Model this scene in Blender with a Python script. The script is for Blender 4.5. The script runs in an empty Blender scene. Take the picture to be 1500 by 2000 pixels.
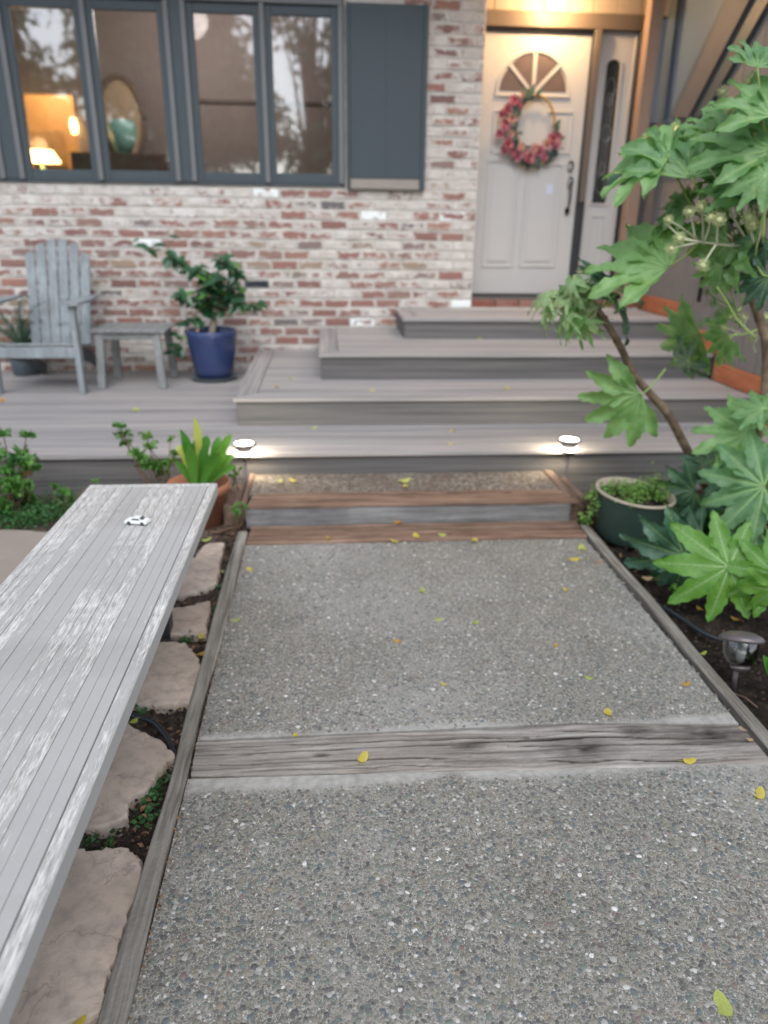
import bpy, math, random
import numpy as np
from mathutils import Vector, Matrix
random.seed(7); np.random.seed(7)
S = bpy.context.scene
COL = S.collection
U = 1.45                                   # camera height in metres; measured lengths are in these units
# ------------------------------------------------------------------ camera
F = 1429.0
_p, _y, _r = math.radians(21.4), math.radians(4.6), math.radians(0.7)
fw = Vector((math.sin(_y)*math.cos(_p), math.cos(_y)*math.cos(_p), -math.sin(_p)))
r0 = Vector((math.cos(_y), -math.sin(_y), 0)); u0 = r0.cross(fw)
CR = r0*math.cos(_r) + u0*math.sin(_r); CU = -r0*math.sin(_r) + u0*math.cos(_r)
CAM = Vector((0, 0, U))
cd = bpy.data.cameras.new('camera'); cam = bpy.data.objects.new('camera', cd); COL.objects.link(cam)
cam.matrix_world = Matrix(((CR.x, CU.x, -fw.x, 0), (CR.y, CU.y, -fw.y, 0), (CR.z, CU.z, -fw.z, U), (0, 0, 0, 1)))
cd.sensor_width = 36; cd.lens = F/2000*36; cd.clip_start = 0.05; cd.clip_end = 500
cd.dof.use_dof = True; cd.dof.focus_distance = 1.68; cd.dof.aperture_fstop = 2.0
S.camera = cam
# ------------------------------------------------------------------ sky, sun, exposure
w = bpy.data.worlds.new('World'); S.world = w; w.use_nodes = True
wn = w.node_tree; bg = wn.nodes['Background']
sky = wn.nodes.new('ShaderNodeTexSky'); sky.sky_type = 'NISHITA'; sky.sun_disc = False
sky.sun_elevation = math.radians(48); sky.sun_rotation = math.radians(184); sky.dust_density = 1.0; sky.air_density = 1.0
hs = wn.nodes.new('ShaderNodeHueSaturation'); hs.inputs['Saturation'].default_value = 0.42
wn.links.new(sky.outputs[0], hs.inputs['Color']); wn.links.new(hs.outputs[0], bg.inputs['Color'])
bg.inputs['Strength'].default_value = 0.125
sl = bpy.data.lights.new('sun', 'SUN'); sl.energy = 0.95; sl.angle = math.radians(45); sl.color = (1, .985, .96)
so = bpy.data.objects.new('sun', sl); COL.objects.link(so)
_e, _a = math.radians(48), math.radians(184)
so.rotation_euler = Vector((math.sin(_a)*math.cos(_e), math.cos(_a)*math.cos(_e), math.sin(_e))).to_track_quat('Z', 'Y').to_euler()
S.view_settings.view_transform = 'Standard'; S.view_settings.look = 'None'
S.view_settings.exposure = 1.13; S.view_settings.gamma = 1; S.view_settings.use_curve_mapping = False
S.render.engine = 'CYCLES'
# ------------------------------------------------------------------ helpers
def at(px, py, ax, v):
    """the point where the sight line of a photo pixel meets a plane (v in metres)"""
    d = fw*F + CR*(px-750) - CU*(py-1000)
    return CAM + d*((v-CAM[ax])/d[ax])
def adir(deg):                              # a direction across the view
    a = math.radians(deg); return CR*math.cos(a) + CU*math.sin(a)
def tag(o, label=None, cat=None, group=None, kind=None):
    if label: o['label'] = label
    if cat: o['category'] = cat
    if group: o['group'] = group
    if kind: o['kind'] = kind
    return o
def wloc(o):
    v = Vector((0, 0, 0))
    while o is not None: v += o.location; o = o.parent
    return v
def thing(name, label, cat, loc, group=None):
    o = bpy.data.objects.new(name, None); COL.objects.link(o); o.location = loc
    o.empty_display_size = .05
    return tag(o, label, cat, group)
def place(name, me, parent=None, loc=(0, 0, 0), rot=None, scale=(1, 1, 1)):
    o = bpy.data.objects.new(name, me); COL.objects.link(o)
    l = Vector(loc)
    if parent is not None: o.parent = parent; l = l - wloc(parent)
    o.location = l
    if rot is not None:
        if isinstance(rot, Matrix): o.rotation_euler = rot.to_euler()
        else: o.rotation_euler = rot
    o.scale = scale if hasattr(scale, '__len__') else (scale,)*3
    return o
class MB:
    def __init__(s): s.v = []; s.f = []; s.m = []
    def add(s, vs, fs, mi=0):
        n = len(s.v); s.v += [tuple(v) for v in vs]; s.f += [tuple(i+n for i in f) for f in fs]; s.m += [mi]*len(fs); return s
    def box(s, x0, x1, y0, y1, z0, z1, mi=0, b=0):
        if b <= 0:
            vs = [(x, y, z) for x in (x0, x1) for y in (y0, y1) for z in (z0, z1)]
            return s.add(vs, [(0, 1, 3, 2), (4, 6, 7, 5), (0, 4, 5, 1), (2, 3, 7, 6), (0, 2, 6, 4), (1, 5, 7, 3)], mi)
        c = Vector(((x0+x1)/2, (y0+y1)/2, (z0+z1)/2)); h = Vector((abs(x1-x0)/2, abs(y1-y0)/2, abs(z1-z0)/2))
        return s.obox(c, h, Matrix.Identity(3), mi, b)
    def obox(s, c, h, R=Matrix.Identity(3), mi=0, b=0):
        c = Vector(c)
        if b <= 0:
            vs = [c + R@Vector((x*h[0], y*h[1], z*h[2])) for x in (-1, 1) for y in (-1, 1) for z in (-1, 1)]
            return s.add(vs, [(0, 1, 3, 2), (4, 6, 7, 5), (0, 4, 5, 1), (2, 3, 7, 6), (0, 2, 6, 4), (1, 5, 7, 3)], mi)
        b = min(b, min(h)*.49); vs = []; idx = {}
        for x in (-1, 1):
            for y in (-1, 1):
                for z in (-1, 1):
                    for a in range(3):
                        p = [x*(h[0]-b), y*(h[1]-b), z*(h[2]-b)]; p[a] = (x, y, z)[a]*h[a]
                        idx[(x, y, z, a)] = len(vs); vs.append(c + R@Vector(p))
        fs = []
        for a in range(3):
            o1, o2 = [k for k in range(3) if k != a]
            for sg in (-1, 1):
                q = []
                for (p1, p2) in ((-1, -1), (1, -1), (1, 1), (-1, 1)):
                    k = [0, 0, 0]; k[a] = sg; k[o1] = p1; k[o2] = p2; q.append(idx[(*k, a)])
                fs.append(q)
        for a in range(3):                      # edges along axis a
            o1, o2 = [k for k in range(3) if k != a]
            for p1 in (-1, 1):
                for p2 in (-1, 1):
                    k0 = [0, 0, 0]; k0[a] = -1; k0[o1] = p1; k0[o2] = p2; k1 = list(k0); k1[a] = 1
                    fs.append([idx[(*k0, o1)], idx[(*k1, o1)], idx[(*k1, o2)], idx[(*k0, o2)]])
        for x in (-1, 1):
            for y in (-1, 1):
                for z in (-1, 1): fs.append([idx[(x, y, z, 0)], idx[(x, y, z, 1)], idx[(x, y, z, 2)]])
        return s.add(vs, fs, mi)
    def bar(s, p, q, wd, th, up=(0, 0, 1), mi=0, b=0):
        p, q = Vector(p), Vector(q); d = q-p; L = d.length; d.normalize()
        up = Vector(up); sx = d.cross(up).normalized(); uz = sx.cross(d)
        return s.obox((p+q)/2, (L/2, wd/2, th/2), Matrix((d, sx, uz)).transposed(), mi, b)
    def tube(s, pts, rad, n=8, mi=0, cap=True):
        pts = [Vector(p) for p in pts]; k = len(pts)
        if not hasattr(rad, '__len__'): rad = [rad]*k
        t0 = (pts[1]-pts[0]).normalized(); a = t0.orthogonal().normalized(); vs = []
        for i, p in enumerate(pts):
            t = (pts[min(i+1, k-1)]-pts[max(i-1, 0)]).normalized()
            a = (a - t*a.dot(t)).normalized(); b = t.cross(a)
            for j in range(n):
                an = 2*math.pi*j/n; vs.append(p + (a*math.cos(an)+b*math.sin(an))*rad[i])
        fs = [(i*n+j, i*n+(j+1) % n, (i+1)*n+(j+1) % n, (i+1)*n+j) for i in range(k-1) for j in range(n)]
        if cap: fs += [tuple(range(n))[::-1], tuple((k-1)*n+j for j in range(n))]
        return s.add(vs, fs, mi)
    def lathe(s, prof, c=(0, 0, 0), n=32, mi=0, sx=1, sy=1, R=None):
        c = Vector(c); vs = []
        for r, z in prof:
            for j in range(n):
                a = 2*math.pi*j/n; q = Vector((r*math.cos(a)*sx, r*math.sin(a)*sy, z)); vs.append(c + (R@q if R else q))
        k = len(prof)
        fs = [(i*n+j, i*n+(j+1) % n, (i+1)*n+(j+1) % n, (i+1)*n+j) for i in range(k-1) for j in range(n)]
        if prof[0][0] > 1e-4: pass
        return s.add(vs, fs, mi)
    def prism(s, poly, ax, a0, a1, mi=0):
        """poly: 2D points on the other two axes, extruded along axis ax"""
        o = [k for k in range(3) if k != ax]; vs = []
        for a in (a0, a1):
            for p in poly:
                q = [0, 0, 0]; q[ax] = a; q[o[0]] = p[0]; q[o[1]] = p[1]; vs.append(q)
        n = len(poly)
        fs = [tuple(range(n)), tuple(range(n, 2*n))[::-1]] + [(i, i+n, (i+1) % n+n, (i+1) % n) for i in range(n)]
        return s.add(vs, fs, mi)
    def mesh(s, name, mats, smooth=False, off=Vector((0, 0, 0))):
        me = bpy.data.meshes.new(name)
        me.from_pydata([(v[0]-off[0], v[1]-off[1], v[2]-off[2]) for v in s.v], [], s.f)
        for m in (mats if isinstance(mats, (list, tuple)) else [mats]): me.materials.append(m)
        if any(s.m): me.polygons.foreach_set('material_index', s.m)
        if smooth: me.polygons.foreach_set('use_smooth', [True]*len(s.f))
        import bmesh
        bm = bmesh.new(); bm.from_mesh(me); bmesh.ops.recalc_face_normals(bm, faces=bm.faces); bm.to_mesh(me); bm.free()
        me.update(); return me
    def build(s, name, mats, parent=None, smooth=False, pivot=None):
        """vertices are in world coordinates"""
        base = wloc(parent) if parent is not None else Vector((0, 0, 0))
        p = Vector(pivot) if pivot is not None else base
        o = bpy.data.objects.new(name, s.mesh(name, mats, smooth, p)); COL.objects.link(o)
        o.parent = parent; o.location = p-base
        return o
def np_mesh(name, verts, faces, mats, mi=None, smooth=False):
    me = bpy.data.meshes.new(name); verts = np.asarray(verts, np.float32); faces = np.asarray(faces, np.int32)
    n, k = faces.shape
    me.vertices.add(len(verts)); me.vertices.foreach_set('co', verts.ravel())
    me.loops.add(n*k); me.loops.foreach_set('vertex_index', faces.ravel())
    me.polygons.add(n); me.polygons.foreach_set('loop_start', np.arange(0, n*k, k, dtype=np.int32))
    for m in (mats if isinstance(mats, (list, tuple)) else [mats]): me.materials.append(m)
    if mi is not None: me.polygons.foreach_set('material_index', np.asarray(mi, np.int32))
    me.polygons.foreach_set('use_smooth', [smooth]*n)
    me.update(calc_edges=True); me.validate(); return me
# smooth value noise for shaping geometry
_g = np.random.RandomState(3).rand(64, 64)
def vn(x, y):
    x = np.asarray(x, float); y = np.asarray(y, float); xi = np.floor(x).astype(int); yi = np.floor(y).astype(int)
    fx = x-xi; fy = y-yi; fx = fx*fx*(3-2*fx); fy = fy*fy*(3-2*fy)
    a = _g[xi % 64, yi % 64]; b = _g[(xi+1) % 64, yi % 64]; c = _g[xi % 64, (yi+1) % 64]; d = _g[(xi+1) % 64, (yi+1) % 64]
    return (a*(1-fx)+b*fx)*(1-fy)+(c*(1-fx)+d*fx)*fy
# ------------------------------------------------------------------ node materials
class NT:
    def __init__(s, name, rough=.7, spec=.35):
        s.mat = bpy.data.materials.new(name); s.mat.use_nodes = True; s.t = s.mat.node_tree; s.bs = s.t.nodes['Principled BSDF']
        s.bs.inputs['Roughness'].default_value = rough; s.bs.inputs['Specular IOR Level'].default_value = spec
        tc = s.t.nodes.new('ShaderNodeTexCoord'); s.oc = tc.outputs['Object']
    def _in(s, sock, v):
        if isinstance(v, bpy.types.NodeSocket): s.t.links.new(v, sock)
        elif v is not None:
            if hasattr(v, '__len__') and len(v) == 3 and sock.type == 'RGBA': v = (*v, 1)
            sock.default_value = v
    def map(s, sc=(1, 1, 1), loc=(0, 0, 0), rot=(0, 0, 0), v=None):
        n = s.t.nodes.new('ShaderNodeMapping'); s._in(n.inputs[0], v or s.oc)
        n.inputs['Scale'].default_value = sc; n.inputs['Rotation'].default_value = rot
        s._in(n.inputs['Location'], loc); return n.outputs[0]
    def noise(s, scale=5, detail=4, v=None, rough=.55, dist=0, out=0):
        n = s.t.nodes.new('ShaderNodeTexNoise'); s._in(n.inputs['Vector'], v or s.oc); n.inputs['Scale'].default_value = scale
        n.inputs['Detail'].default_value = detail; n.inputs['Roughness'].default_value = rough; n.inputs['Distortion'].default_value = dist
        return n.outputs[out]
    def voro(s, scale, v=None, feature='F1', out='Distance', rnd=1):
        n = s.t.nodes.new('ShaderNodeTexVoronoi'); n.feature = feature; s._in(n.inputs['Vector'], v or s.oc)
        n.inputs['Scale'].default_value = scale; n.inputs['Randomness'].default_value = rnd; return n.outputs[out]
    def ramp(s, fac, stops, interp='LINEAR'):
        n = s.t.nodes.new('ShaderNodeValToRGB'); s._in(n.inputs[0], fac); e = n.color_ramp.elements; n.color_ramp.interpolation = interp
        while len(e) < len(stops): e.new(.5)
        for i, (p, c) in enumerate(stops):
            e[i].position = p; e[i].color = (*(c if hasattr(c, '__len__') else (c, c, c)), 1)
        return n.outputs[0]
    def mix(s, fac, a, b, mode='MIX'):
        n = s.t.nodes.new('ShaderNodeMix'); n.data_type = 'RGBA'; n.blend_type = mode
        s._in(n.inputs[0], fac); s._in(n.inputs[6], a); s._in(n.inputs[7], b); return n.outputs[2]
    def math(s, op, a, b=None, clamp=False):
        n = s.t.nodes.new('ShaderNodeMath'); n.operation = op; n.use_clamp = clamp; s._in(n.inputs[0], a)
        if b is not None: s._in(n.inputs[1], b)
        return n.outputs[0]
    def island(s): return s.t.nodes.new('ShaderNodeNewGeometry').outputs['Random Per Island']
    def rnd(s):
        a = s.t.nodes.new('ShaderNodeObjectInfo').outputs['Random']; return s.math('FRACT', s.math('ADD', a, s.island()))
    def bump(s, h, st=.3, dist=.01):
        n = s.t.nodes.new('ShaderNodeBump'); n.inputs['Strength'].default_value = st; n.inputs['Distance'].default_value = dist
        s._in(n.inputs['Height'], h); s.t.links.new(n.outputs[0], s.bs.inputs['Normal'])
    def color(s, c): s._in(s.bs.inputs['Base Color'], c)
    def rough(s, c): s._in(s.bs.inputs['Roughness'], c)
    def sep(s, i):
        n = s.t.nodes.new('ShaderNodeSeparateXYZ'); s._in(n.inputs[0], s.oc); return n.outputs[i]

def m_plain(name, c, rough=.6, var=.15, scale=8, spec=.3, metal=0, bump=.05):
    n = NT(name, rough, spec); k = n.noise(scale, 5)
    n.color(n.mix(k, tuple(x*(1-var) for x in c), tuple(min(1, x*(1+var)) for x in c)))
    n.bs.inputs['Metallic'].default_value = metal
    if bump: n.bump(n.noise(scale*12, 3), bump, .004)
    return n.mat
def m_brick(name, force=None):
    n = NT(name, .9, .15); r = n.rnd(); r2 = n.math('FRACT', n.math('MULTIPLY', r, 7.31)); r3 = n.math('FRACT', n.math('MULTIPLY', r, 23.7))
    cx = n.t.nodes.new('ShaderNodeCombineXYZ'); n._in(cx.inputs[0], n.math('MULTIPLY', r, 37.)); n._in(cx.inputs[1], n.math('MULTIPLY', r3, 11.))
    v = n.map((1, 1, 1.6), loc=cx.outputs[0])
    red = n.ramp(r2, [(0, (.20, .085, .075)), (.25, (.36, .14, .11)), (.5, (.30, .15, .13)), (.7, (.44, .20, .13)), (.86, (.22, .17, .17)), (.93, (.42, .30, .20)), (1, (.10, .10, .12))])
    red = n.mix(.22, red, (.42, .39, .37)); red = n.mix(n.noise(60, 4, v), red, n.mix(1., red, (.6, .6, .62), 'MULTIPLY'))
    lime = n.ramp(n.noise(9, 5, v), [(.3, (.45, .41, .38)), (.6, (.60, .57, .545)), (.8, (.70, .69, .67))])
    lime = n.mix(n.ramp(r3, [(.955, 0), (.97, 1)]), lime, (.80, .85, .86))
    amt = n.ramp(r, [(0, .12), (.10, .24), (.28, .33), (.55, .40), (.8, .47), (1, .70)])
    nz = n.math('ADD', n.math('MULTIPLY', n.math('SUBTRACT', n.noise(15, 6, v, .68), .5), 1.5), .5)
    ex = n.ramp(n.math('ABSOLUTE', n.sep(0)), [(.074, 0), (.100, 1)]); ez = n.ramp(n.math('ABSOLUTE', n.sep(2)), [(.014, 0), (.033, 1)])
    nz = n.math('ADD', nz, n.math('MULTIPLY', n.math('MAXIMUM', ex, ez), .30))
    ms = n.math('MULTIPLY', n.math('SUBTRACT', n.math('ADD', nz, amt), .90), 5., True)
    c = n.mix(ms, red, lime) if force is None else n.mix(n.math('MULTIPLY', ms, .15), force, lime)
    n.color(c); n.bump(n.math('ADD', n.noise(40, 5, v), n.math('MULTIPLY', ms, .3)), .6, .006); return n.mat
def m_mortar():
    n = NT('mortar', .95, .1)
    n.color(n.ramp(n.noise(7, 6), [(.3, (.40, .38, .35)), (.55, (.53, .505, .475)), (.75, (.61, .59, .56))])); n.bump(n.noise(60, 5), .8, .006); return n.mat
def m_deck(name, ax=0, dark=1.0, warm=0):
    n = NT(name, .55, .3); r = n.rnd(); sc = [38, 38, 38]; sc[ax] = .8
    cx = n.t.nodes.new('ShaderNodeCombineXYZ'); n._in(cx.inputs[0], n.math('MULTIPLY', r, 17.)); n._in(cx.inputs[1], n.math('MULTIPLY', r, 5.)); n._in(cx.inputs[2], n.math('MULTIPLY', r, 9.))
    v = n.map(sc, loc=cx.outputs[0]); k = n.math('ADD', n.math('MULTIPLY', n.noise(1, 5, v, .6), .8), n.math('MULTIPLY', n.math('SUBTRACT', r, .5), .12))
    c = n.ramp(k, [(.26, tuple(dark*x for x in (.115, .113, .117))), (.40, tuple(dark*x for x in (.165, .159, .160))), (.52, tuple(dark*x for x in (.205+warm, .193+warm*.4, .190))), (.68, tuple(dark*x for x in (.25+warm, .233, .226)))])
    n.color(c); n.bump(n.noise(2, 4, v), .25, .003); n.rough(n.ramp(k, [(.3, .7), (.7, .48)])); return n.mat
def m_wood(name, ax, cols, cracks=.5, rough=.85, fine=60, knots=False):
    n = NT(name, rough, .15); r = n.rnd(); sc = [fine]*3; sc[ax] = 1.6
    cx = n.t.nodes.new('ShaderNodeCombineXYZ'); n._in(cx.inputs[0], n.math('MULTIPLY', r, 13.)); n._in(cx.inputs[1], n.math('MULTIPLY', r, 7.))
    wv = n.noise(2.2, 3, out=1); vv = n.mix(.035, n.oc, wv, 'ADD')
    v = n.map(sc, loc=cx.outputs[0], v=vv); g = n.noise(1, 6, v, .65)
    c = n.ramp(g, [(.28, cols[0]), (.45, cols[1]), (.58, cols[2]), (.75, cols[3])])
    big = n.noise(5, 4); c = n.mix(n.ramp(big, [(.35, 0), (.65, .5)]), c, n.mix(1., c, (.55, .52, .5), 'MULTIPLY'))
    at_ = n.t.nodes.new('ShaderNodeAttribute'); at_.attribute_name = 'crack'
    c = n.mix(at_.outputs['Fac'], c, (.02, .017, .015)); n.color(c)
    n.bump(n.math('ADD', g, n.noise(80, 3)), cracks, .006); return n.mat
def m_bench():
    n = NT('peeling_grey_paint', .5, .35); r = n.rnd()
    cx = n.t.nodes.new('ShaderNodeCombineXYZ'); n._in(cx.inputs[0], n.math('MULTIPLY', r, 13.)); n._in(cx.inputs[1], n.math('MULTIPLY', r, 7.))
    v = n.map((120, 13, 120), loc=cx.outputs[0]); v2 = n.map((210, 18, 210), loc=cx.outputs[0])
    paint = n.mix(n.noise(4, 4), (.415, .41, .40), (.47, .465, .455))
    wood = n.ramp(n.noise(1, 5, v2, .7), [(.34, (.24, .23, .22)), (.45, (.46, .45, .43)), (.55, (.64, .63, .61)), (.68, (.80, .79, .78))])
    k = n.math('ADD', n.math('ADD', n.math('MULTIPLY', n.noise(1, 8, v, .8), .80), n.math('MULTIPLY', n.noise(3.2, 3, n.map((3.4, .55, 1))), .65)), n.math('MULTIPLY', n.math('SUBTRACT', r, .5), .24))
    nz = n.t.nodes.new('ShaderNodeNewGeometry'); sx = n.t.nodes.new('ShaderNodeSeparateXYZ'); n._in(sx.inputs[0], nz.outputs['Normal'])
    up = n.ramp(sx.outputs[2], [(.5, 0), (.8, 1)])
    ms = n.math('MULTIPLY', n.math('MULTIPLY', n.math('SUBTRACT', k, .755), 20., True), up)
    fl = n.ramp(n.noise(1, 5, n.map((70, 14, 70)), .6), [(.68, 0), (.71, .8)])
    c = n.mix(ms, paint, wood); c = n.mix(n.math('MULTIPLY', fl, up), c, (.17, .17, .17)); gr = n.math('MULTIPLY', n.ramp(n.noise(2.6, 6, rough=.65, dist=.3), [(.50, 0), (.68, .5)]), up); c = n.mix(gr, c, n.mix(1., c, (.70, .67, .62), 'MULTIPLY')); n.color(c)
    n.bump(n.math('SUBTRACT', n.noise(1, 4, v2), n.math('MULTIPLY', ms, .8)), .35, .002); n.rough(n.ramp(ms, [(0, .5), (1, .85)])); return n.mat
def m_aggregate():
    n = NT('exposed_aggregate', .85, .25); res = None
    v = n.oc; c1 = n.voro(230, v, out='Color'); r1 = n.math('FRACT', n.math('MULTIPLY', c1, 3.7))
    def stone(sock): return n.ramp(sock, [(0, (.10, .10, .095)), (.18, (.165, .16, .14)), (.36, (.12, .135, .14)), (.5, (.21, .19, .155)), (.64, (.17, .18, .155)), (.78, (.25, .235, .21)), (.9, (.13, .10, .095)), (.95, (.42, .41, .39)), (1, (.66, .65, .63))])
    big = n.voro(85, v); bigc = n.voro(85, v, out='Color')
    base = n.ramp(n.noise(420, 5, rough=.7), [(.36, (.10, .097, .08)), (.5, (.30, .285, .25)), (.64, (.52, .505, .46))])
    d1 = n.voro(230, v); m1 = n.ramp(d1, [(.42, 1), (.55, 0)])
    c = n.mix(m1, base, stone(r1)); m2 = n.ramp(big, [(.36, 1), (.44, 0)]); c = n.mix(m2, c, stone(n.math('FRACT', n.math('MULTIPLY', bigc, 5.3))))
    # bare cement band next to the cross timber and slab edges
    y = n.sep(1); x = n.sep(0); wob = n.math('MULTIPLY', n.math('SUBTRACT', n.noise(4, 5), .5), .16)
    sl_ = n.math('MULTIPLY', x, -.006)
    dd = n.math('ABSOLUTE', n.math('SUBTRACT', n.math('ADD', n.math('ADD', y, sl_), wob), CEM[0]))
    band = n.ramp(n.math('ADD', dd, n.math('MULTIPLY', n.noise(120, 3), .03)), [(CEM[1]+.005, 1), (CEM[1]+.035, 0)])
    cement = n.ramp(n.noise(40, 6), [(.3, (.29, .285, .265)), (.5, (.37, .36, .34)), (.7, (.44, .43, .40))])
    c = n.mix(band, c, cement)
    dirt = n.noise(1.6, 4); c = n.mix(n.ramp(dirt, [(.4, 0), (.7, .35)]), c, n.mix(1., c, (.78, .74, .68), 'MULTIPLY')); st = n.noise(2.7, 6, rough=.6, dist=.5); c = n.mix(n.ramp(st, [(.52, 0), (.66, .55)]), c, n.mix(1., c, (.66, .65, .62), 'MULTIPLY')); c = n.mix(n.ramp(n.noise(1.1, 3, n.map(loc=(3, 1, 0))), [(.5, 0), (.68, .35)]), c, (.42, .42, .41)); n.color(c)
    h = n.math('SUBTRACT', n.math('MULTIPLY', n.ramp(big, [(0, 1), (.5, 0)]), 1), n.math('MULTIPLY', d1, .6)); h = n.math('MULTIPLY', h, n.math('SUBTRACT', 1.0, band))
    n.bump(n.math('ADD', h, n.math('MULTIPLY', n.noise(400, 2), .2)), .5, .004); return n.mat
def m_gravel():
    n = NT('brown_gravel', .95, .15); a = n.voro(95, out='Color'); c = n.ramp(n.math('FRACT', n.math('MULTIPLY', a, 3.1)), [(0, (.06, .05, .042)), (.3, (.12, .10, .085)), (.6, (.19, .165, .14)), (.85, (.26, .23, .20)), (1, (.36, .34, .31))])
    c = n.mix(n.ramp(n.noise(6, 4), [(.4, 0), (.65, .55)]), c, (.13, .095, .075)); n.color(c); n.bump(n.math('SUBTRACT', 1., n.voro(95)), .8, .006); return n.mat
def m_pebble():
    n = NT('pebble', .6, .4); r = n.island()
    c = n.ramp(r, [(0, (.085, .085, .085)), (.12, (.17, .17, .14)), (.26, (.11, .135, .145)), (.38, (.215, .20, .155)), (.50, (.145, .175, .15)), (.62, (.245, .225, .185)), (.72, (.12, .115, .12)), (.80, (.29, .275, .25)), (.875, (.20, .14, .13)), (.895, (.26, .215, .15)), (.91, (.38, .375, .35)), (.975, (.55, .54, .52)), (.992, (.72, .71, .69))], 'CONSTANT')
    c = n.mix(n.ramp(n.noise(350, 3), [(.45, 0), (.6, .35)]), c, (.27, .26, .24)); n.color(c); n.bump(n.noise(500, 2), .2, .002); return n.mat
def m_flag():
    n = NT('flagstone', .85, .2); c = n.ramp(n.noise(3.5, 6, dist=.6), [(.3, (.46, .375, .30)), (.5, (.58, .475, .39)), (.62, (.66, .54, .445)), (.8, (.58, .53, .46))])
    c = n.mix(n.ramp(n.noise(22, 6), [(.45, 0), (.7, .6)]), c, (.30, .25, .22))
    L = n.noise(3.6, 5, rough=.55, dist=.35); lay = n.math('FRACT', n.math('MULTIPLY', L, 4.)); edge = n.ramp(lay, [(0, 1), (.05, 0), (1, 0)])
    c = n.mix(n.math('MULTIPLY', edge, .40), c, (.17, .11, .085)); n.color(c)
    n.bump(n.math('ADD', n.math('MULTIPLY', n.math('SUBTRACT', L, lay), .5), n.math('MULTIPLY', n.noise(30, 6, rough=.65), .6)), .8, .016); return n.mat
def m_soil(name, dk=1.0):
    n = NT(name, .95, .15); c = n.ramp(n.noise(30, 8, rough=.7), [(.3, tuple(dk*x for x in (.018, .014, .012))), (.5, tuple(dk*x for x in (.055, .042, .035))), (.62, tuple(dk*x for x in (.10, .072, .055))), (.8, tuple(dk*x for x in (.17, .13, .10)))])
    n.color(c); n.bump(n.noise(70, 6, rough=.7), 1., .02); return n.mat
def m_leaf(name, c0, c1, rough=.42, trans=.18, spec=.45):
    n = NT(name, rough, spec); r = n.rnd(); c = n.mix(r, c0, c1)
    c = n.mix(n.ramp(n.noise(9, 5, dist=.4), [(.42, 0), (.62, .55)]), c, n.mix(1., c, (.66, .78, .6), 'MULTIPLY')); c = n.mix(n.ramp(n.noise(3.2, 4, n.map(loc=(4, 2, 0))), [(.55, 0), (.72, .4)]), c, n.mix(1., c, (1.5, 1.15, .8), 'MULTIPLY')); c = n.mix(n.ramp(n.noise(38, 3), [(.70, 0), (.74, .5)]), c, (.20, .17, .07)); n.color(c)
    tr = n.t.nodes.new('ShaderNodeBsdfTranslucent'); n._in(tr.inputs[0], n.mix(1., c, (1.25, 1.5, .6), 'MULTIPLY'))
    mx = n.t.nodes.new('ShaderNodeMixShader'); mx.inputs[0].default_value = trans
    n.t.links.new(n.bs.outputs[0], mx.inputs[1]); n.t.links.new(tr.outputs[0], mx.inputs[2])
    n.t.links.new(mx.outputs[0], n.t.nodes['Material Output'].inputs[0]); n.bump(n.math('ADD', n.noise(45, 3), n.noise(9, 3)), .4, .008); return n.mat
def m_bark(name, c0, c1):
    n = NT(name, .9, .15); v = n.map((30, 30, 9)); c = n.ramp(n.noise(1, 6, v, .7), [(.3, c0), (.6, c1), (.8, tuple(x*1.5 for x in c1))])
    c = n.mix(n.ramp(n.noise(14, 3), [(.5, 0), (.62, .6)]), c, tuple(x*1.7 for x in c1)); n.color(c); n.bump(n.noise(1, 6, v), .8, .006); return n.mat
def m_glass(name, tint=(1, 1, 1), refl=1.0, blur=0.02):
    m = bpy.data.materials.new(name); m.use_nodes = True; t = m.node_tree; t.nodes.remove(t.nodes['Principled BSDF'])
    tr = t.nodes.new('ShaderNodeBsdfTransparent'); tr.inputs[0].default_value = (*tint, 1); gl = t.nodes.new('ShaderNodeBsdfGlossy'); gl.inputs['Roughness'].default_value = blur
    fr = t.nodes.new('ShaderNodeFresnel'); fr.inputs[0].default_value = 1.52; mu = t.nodes.new('ShaderNodeMath'); mu.operation = 'MULTIPLY'; mu.use_clamp = True
    t.links.new(fr.outputs[0], mu.inputs[0]); mu.inputs[1].default_value = refl; mx = t.nodes.new('ShaderNodeMixShader')
    t.links.new(mu.outputs[0], mx.inputs[0]); t.links.new(tr.outputs[0], mx.inputs[1]); t.links.new(gl.outputs[0], mx.inputs[2]); t.links.new(mx.outputs[0], t.nodes['Material Output'].inputs[0]); return m
def m_emit(name, c, st):
    m = bpy.data.materials.new(name); m.use_nodes = True; t = m.node_tree; b = t.nodes['Principled BSDF']
    b.inputs['Base Color'].default_value = (*c, 1); b.inputs['Emission Color'].default_value = (*c, 1); b.inputs['Emission Strength'].default_value = st; return m
def lamp(name, loc, energy, color, r=.03, parent=None):
    l = bpy.data.lights.new(name, 'POINT'); l.energy = energy; l.color = color; l.shadow_soft_size = r
    o = bpy.data.objects.new(name, l); COL.objects.link(o); o.location = Vector(loc)-(wloc(parent) if parent else Vector((0, 0, 0))); o.parent = parent; return o

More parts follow.
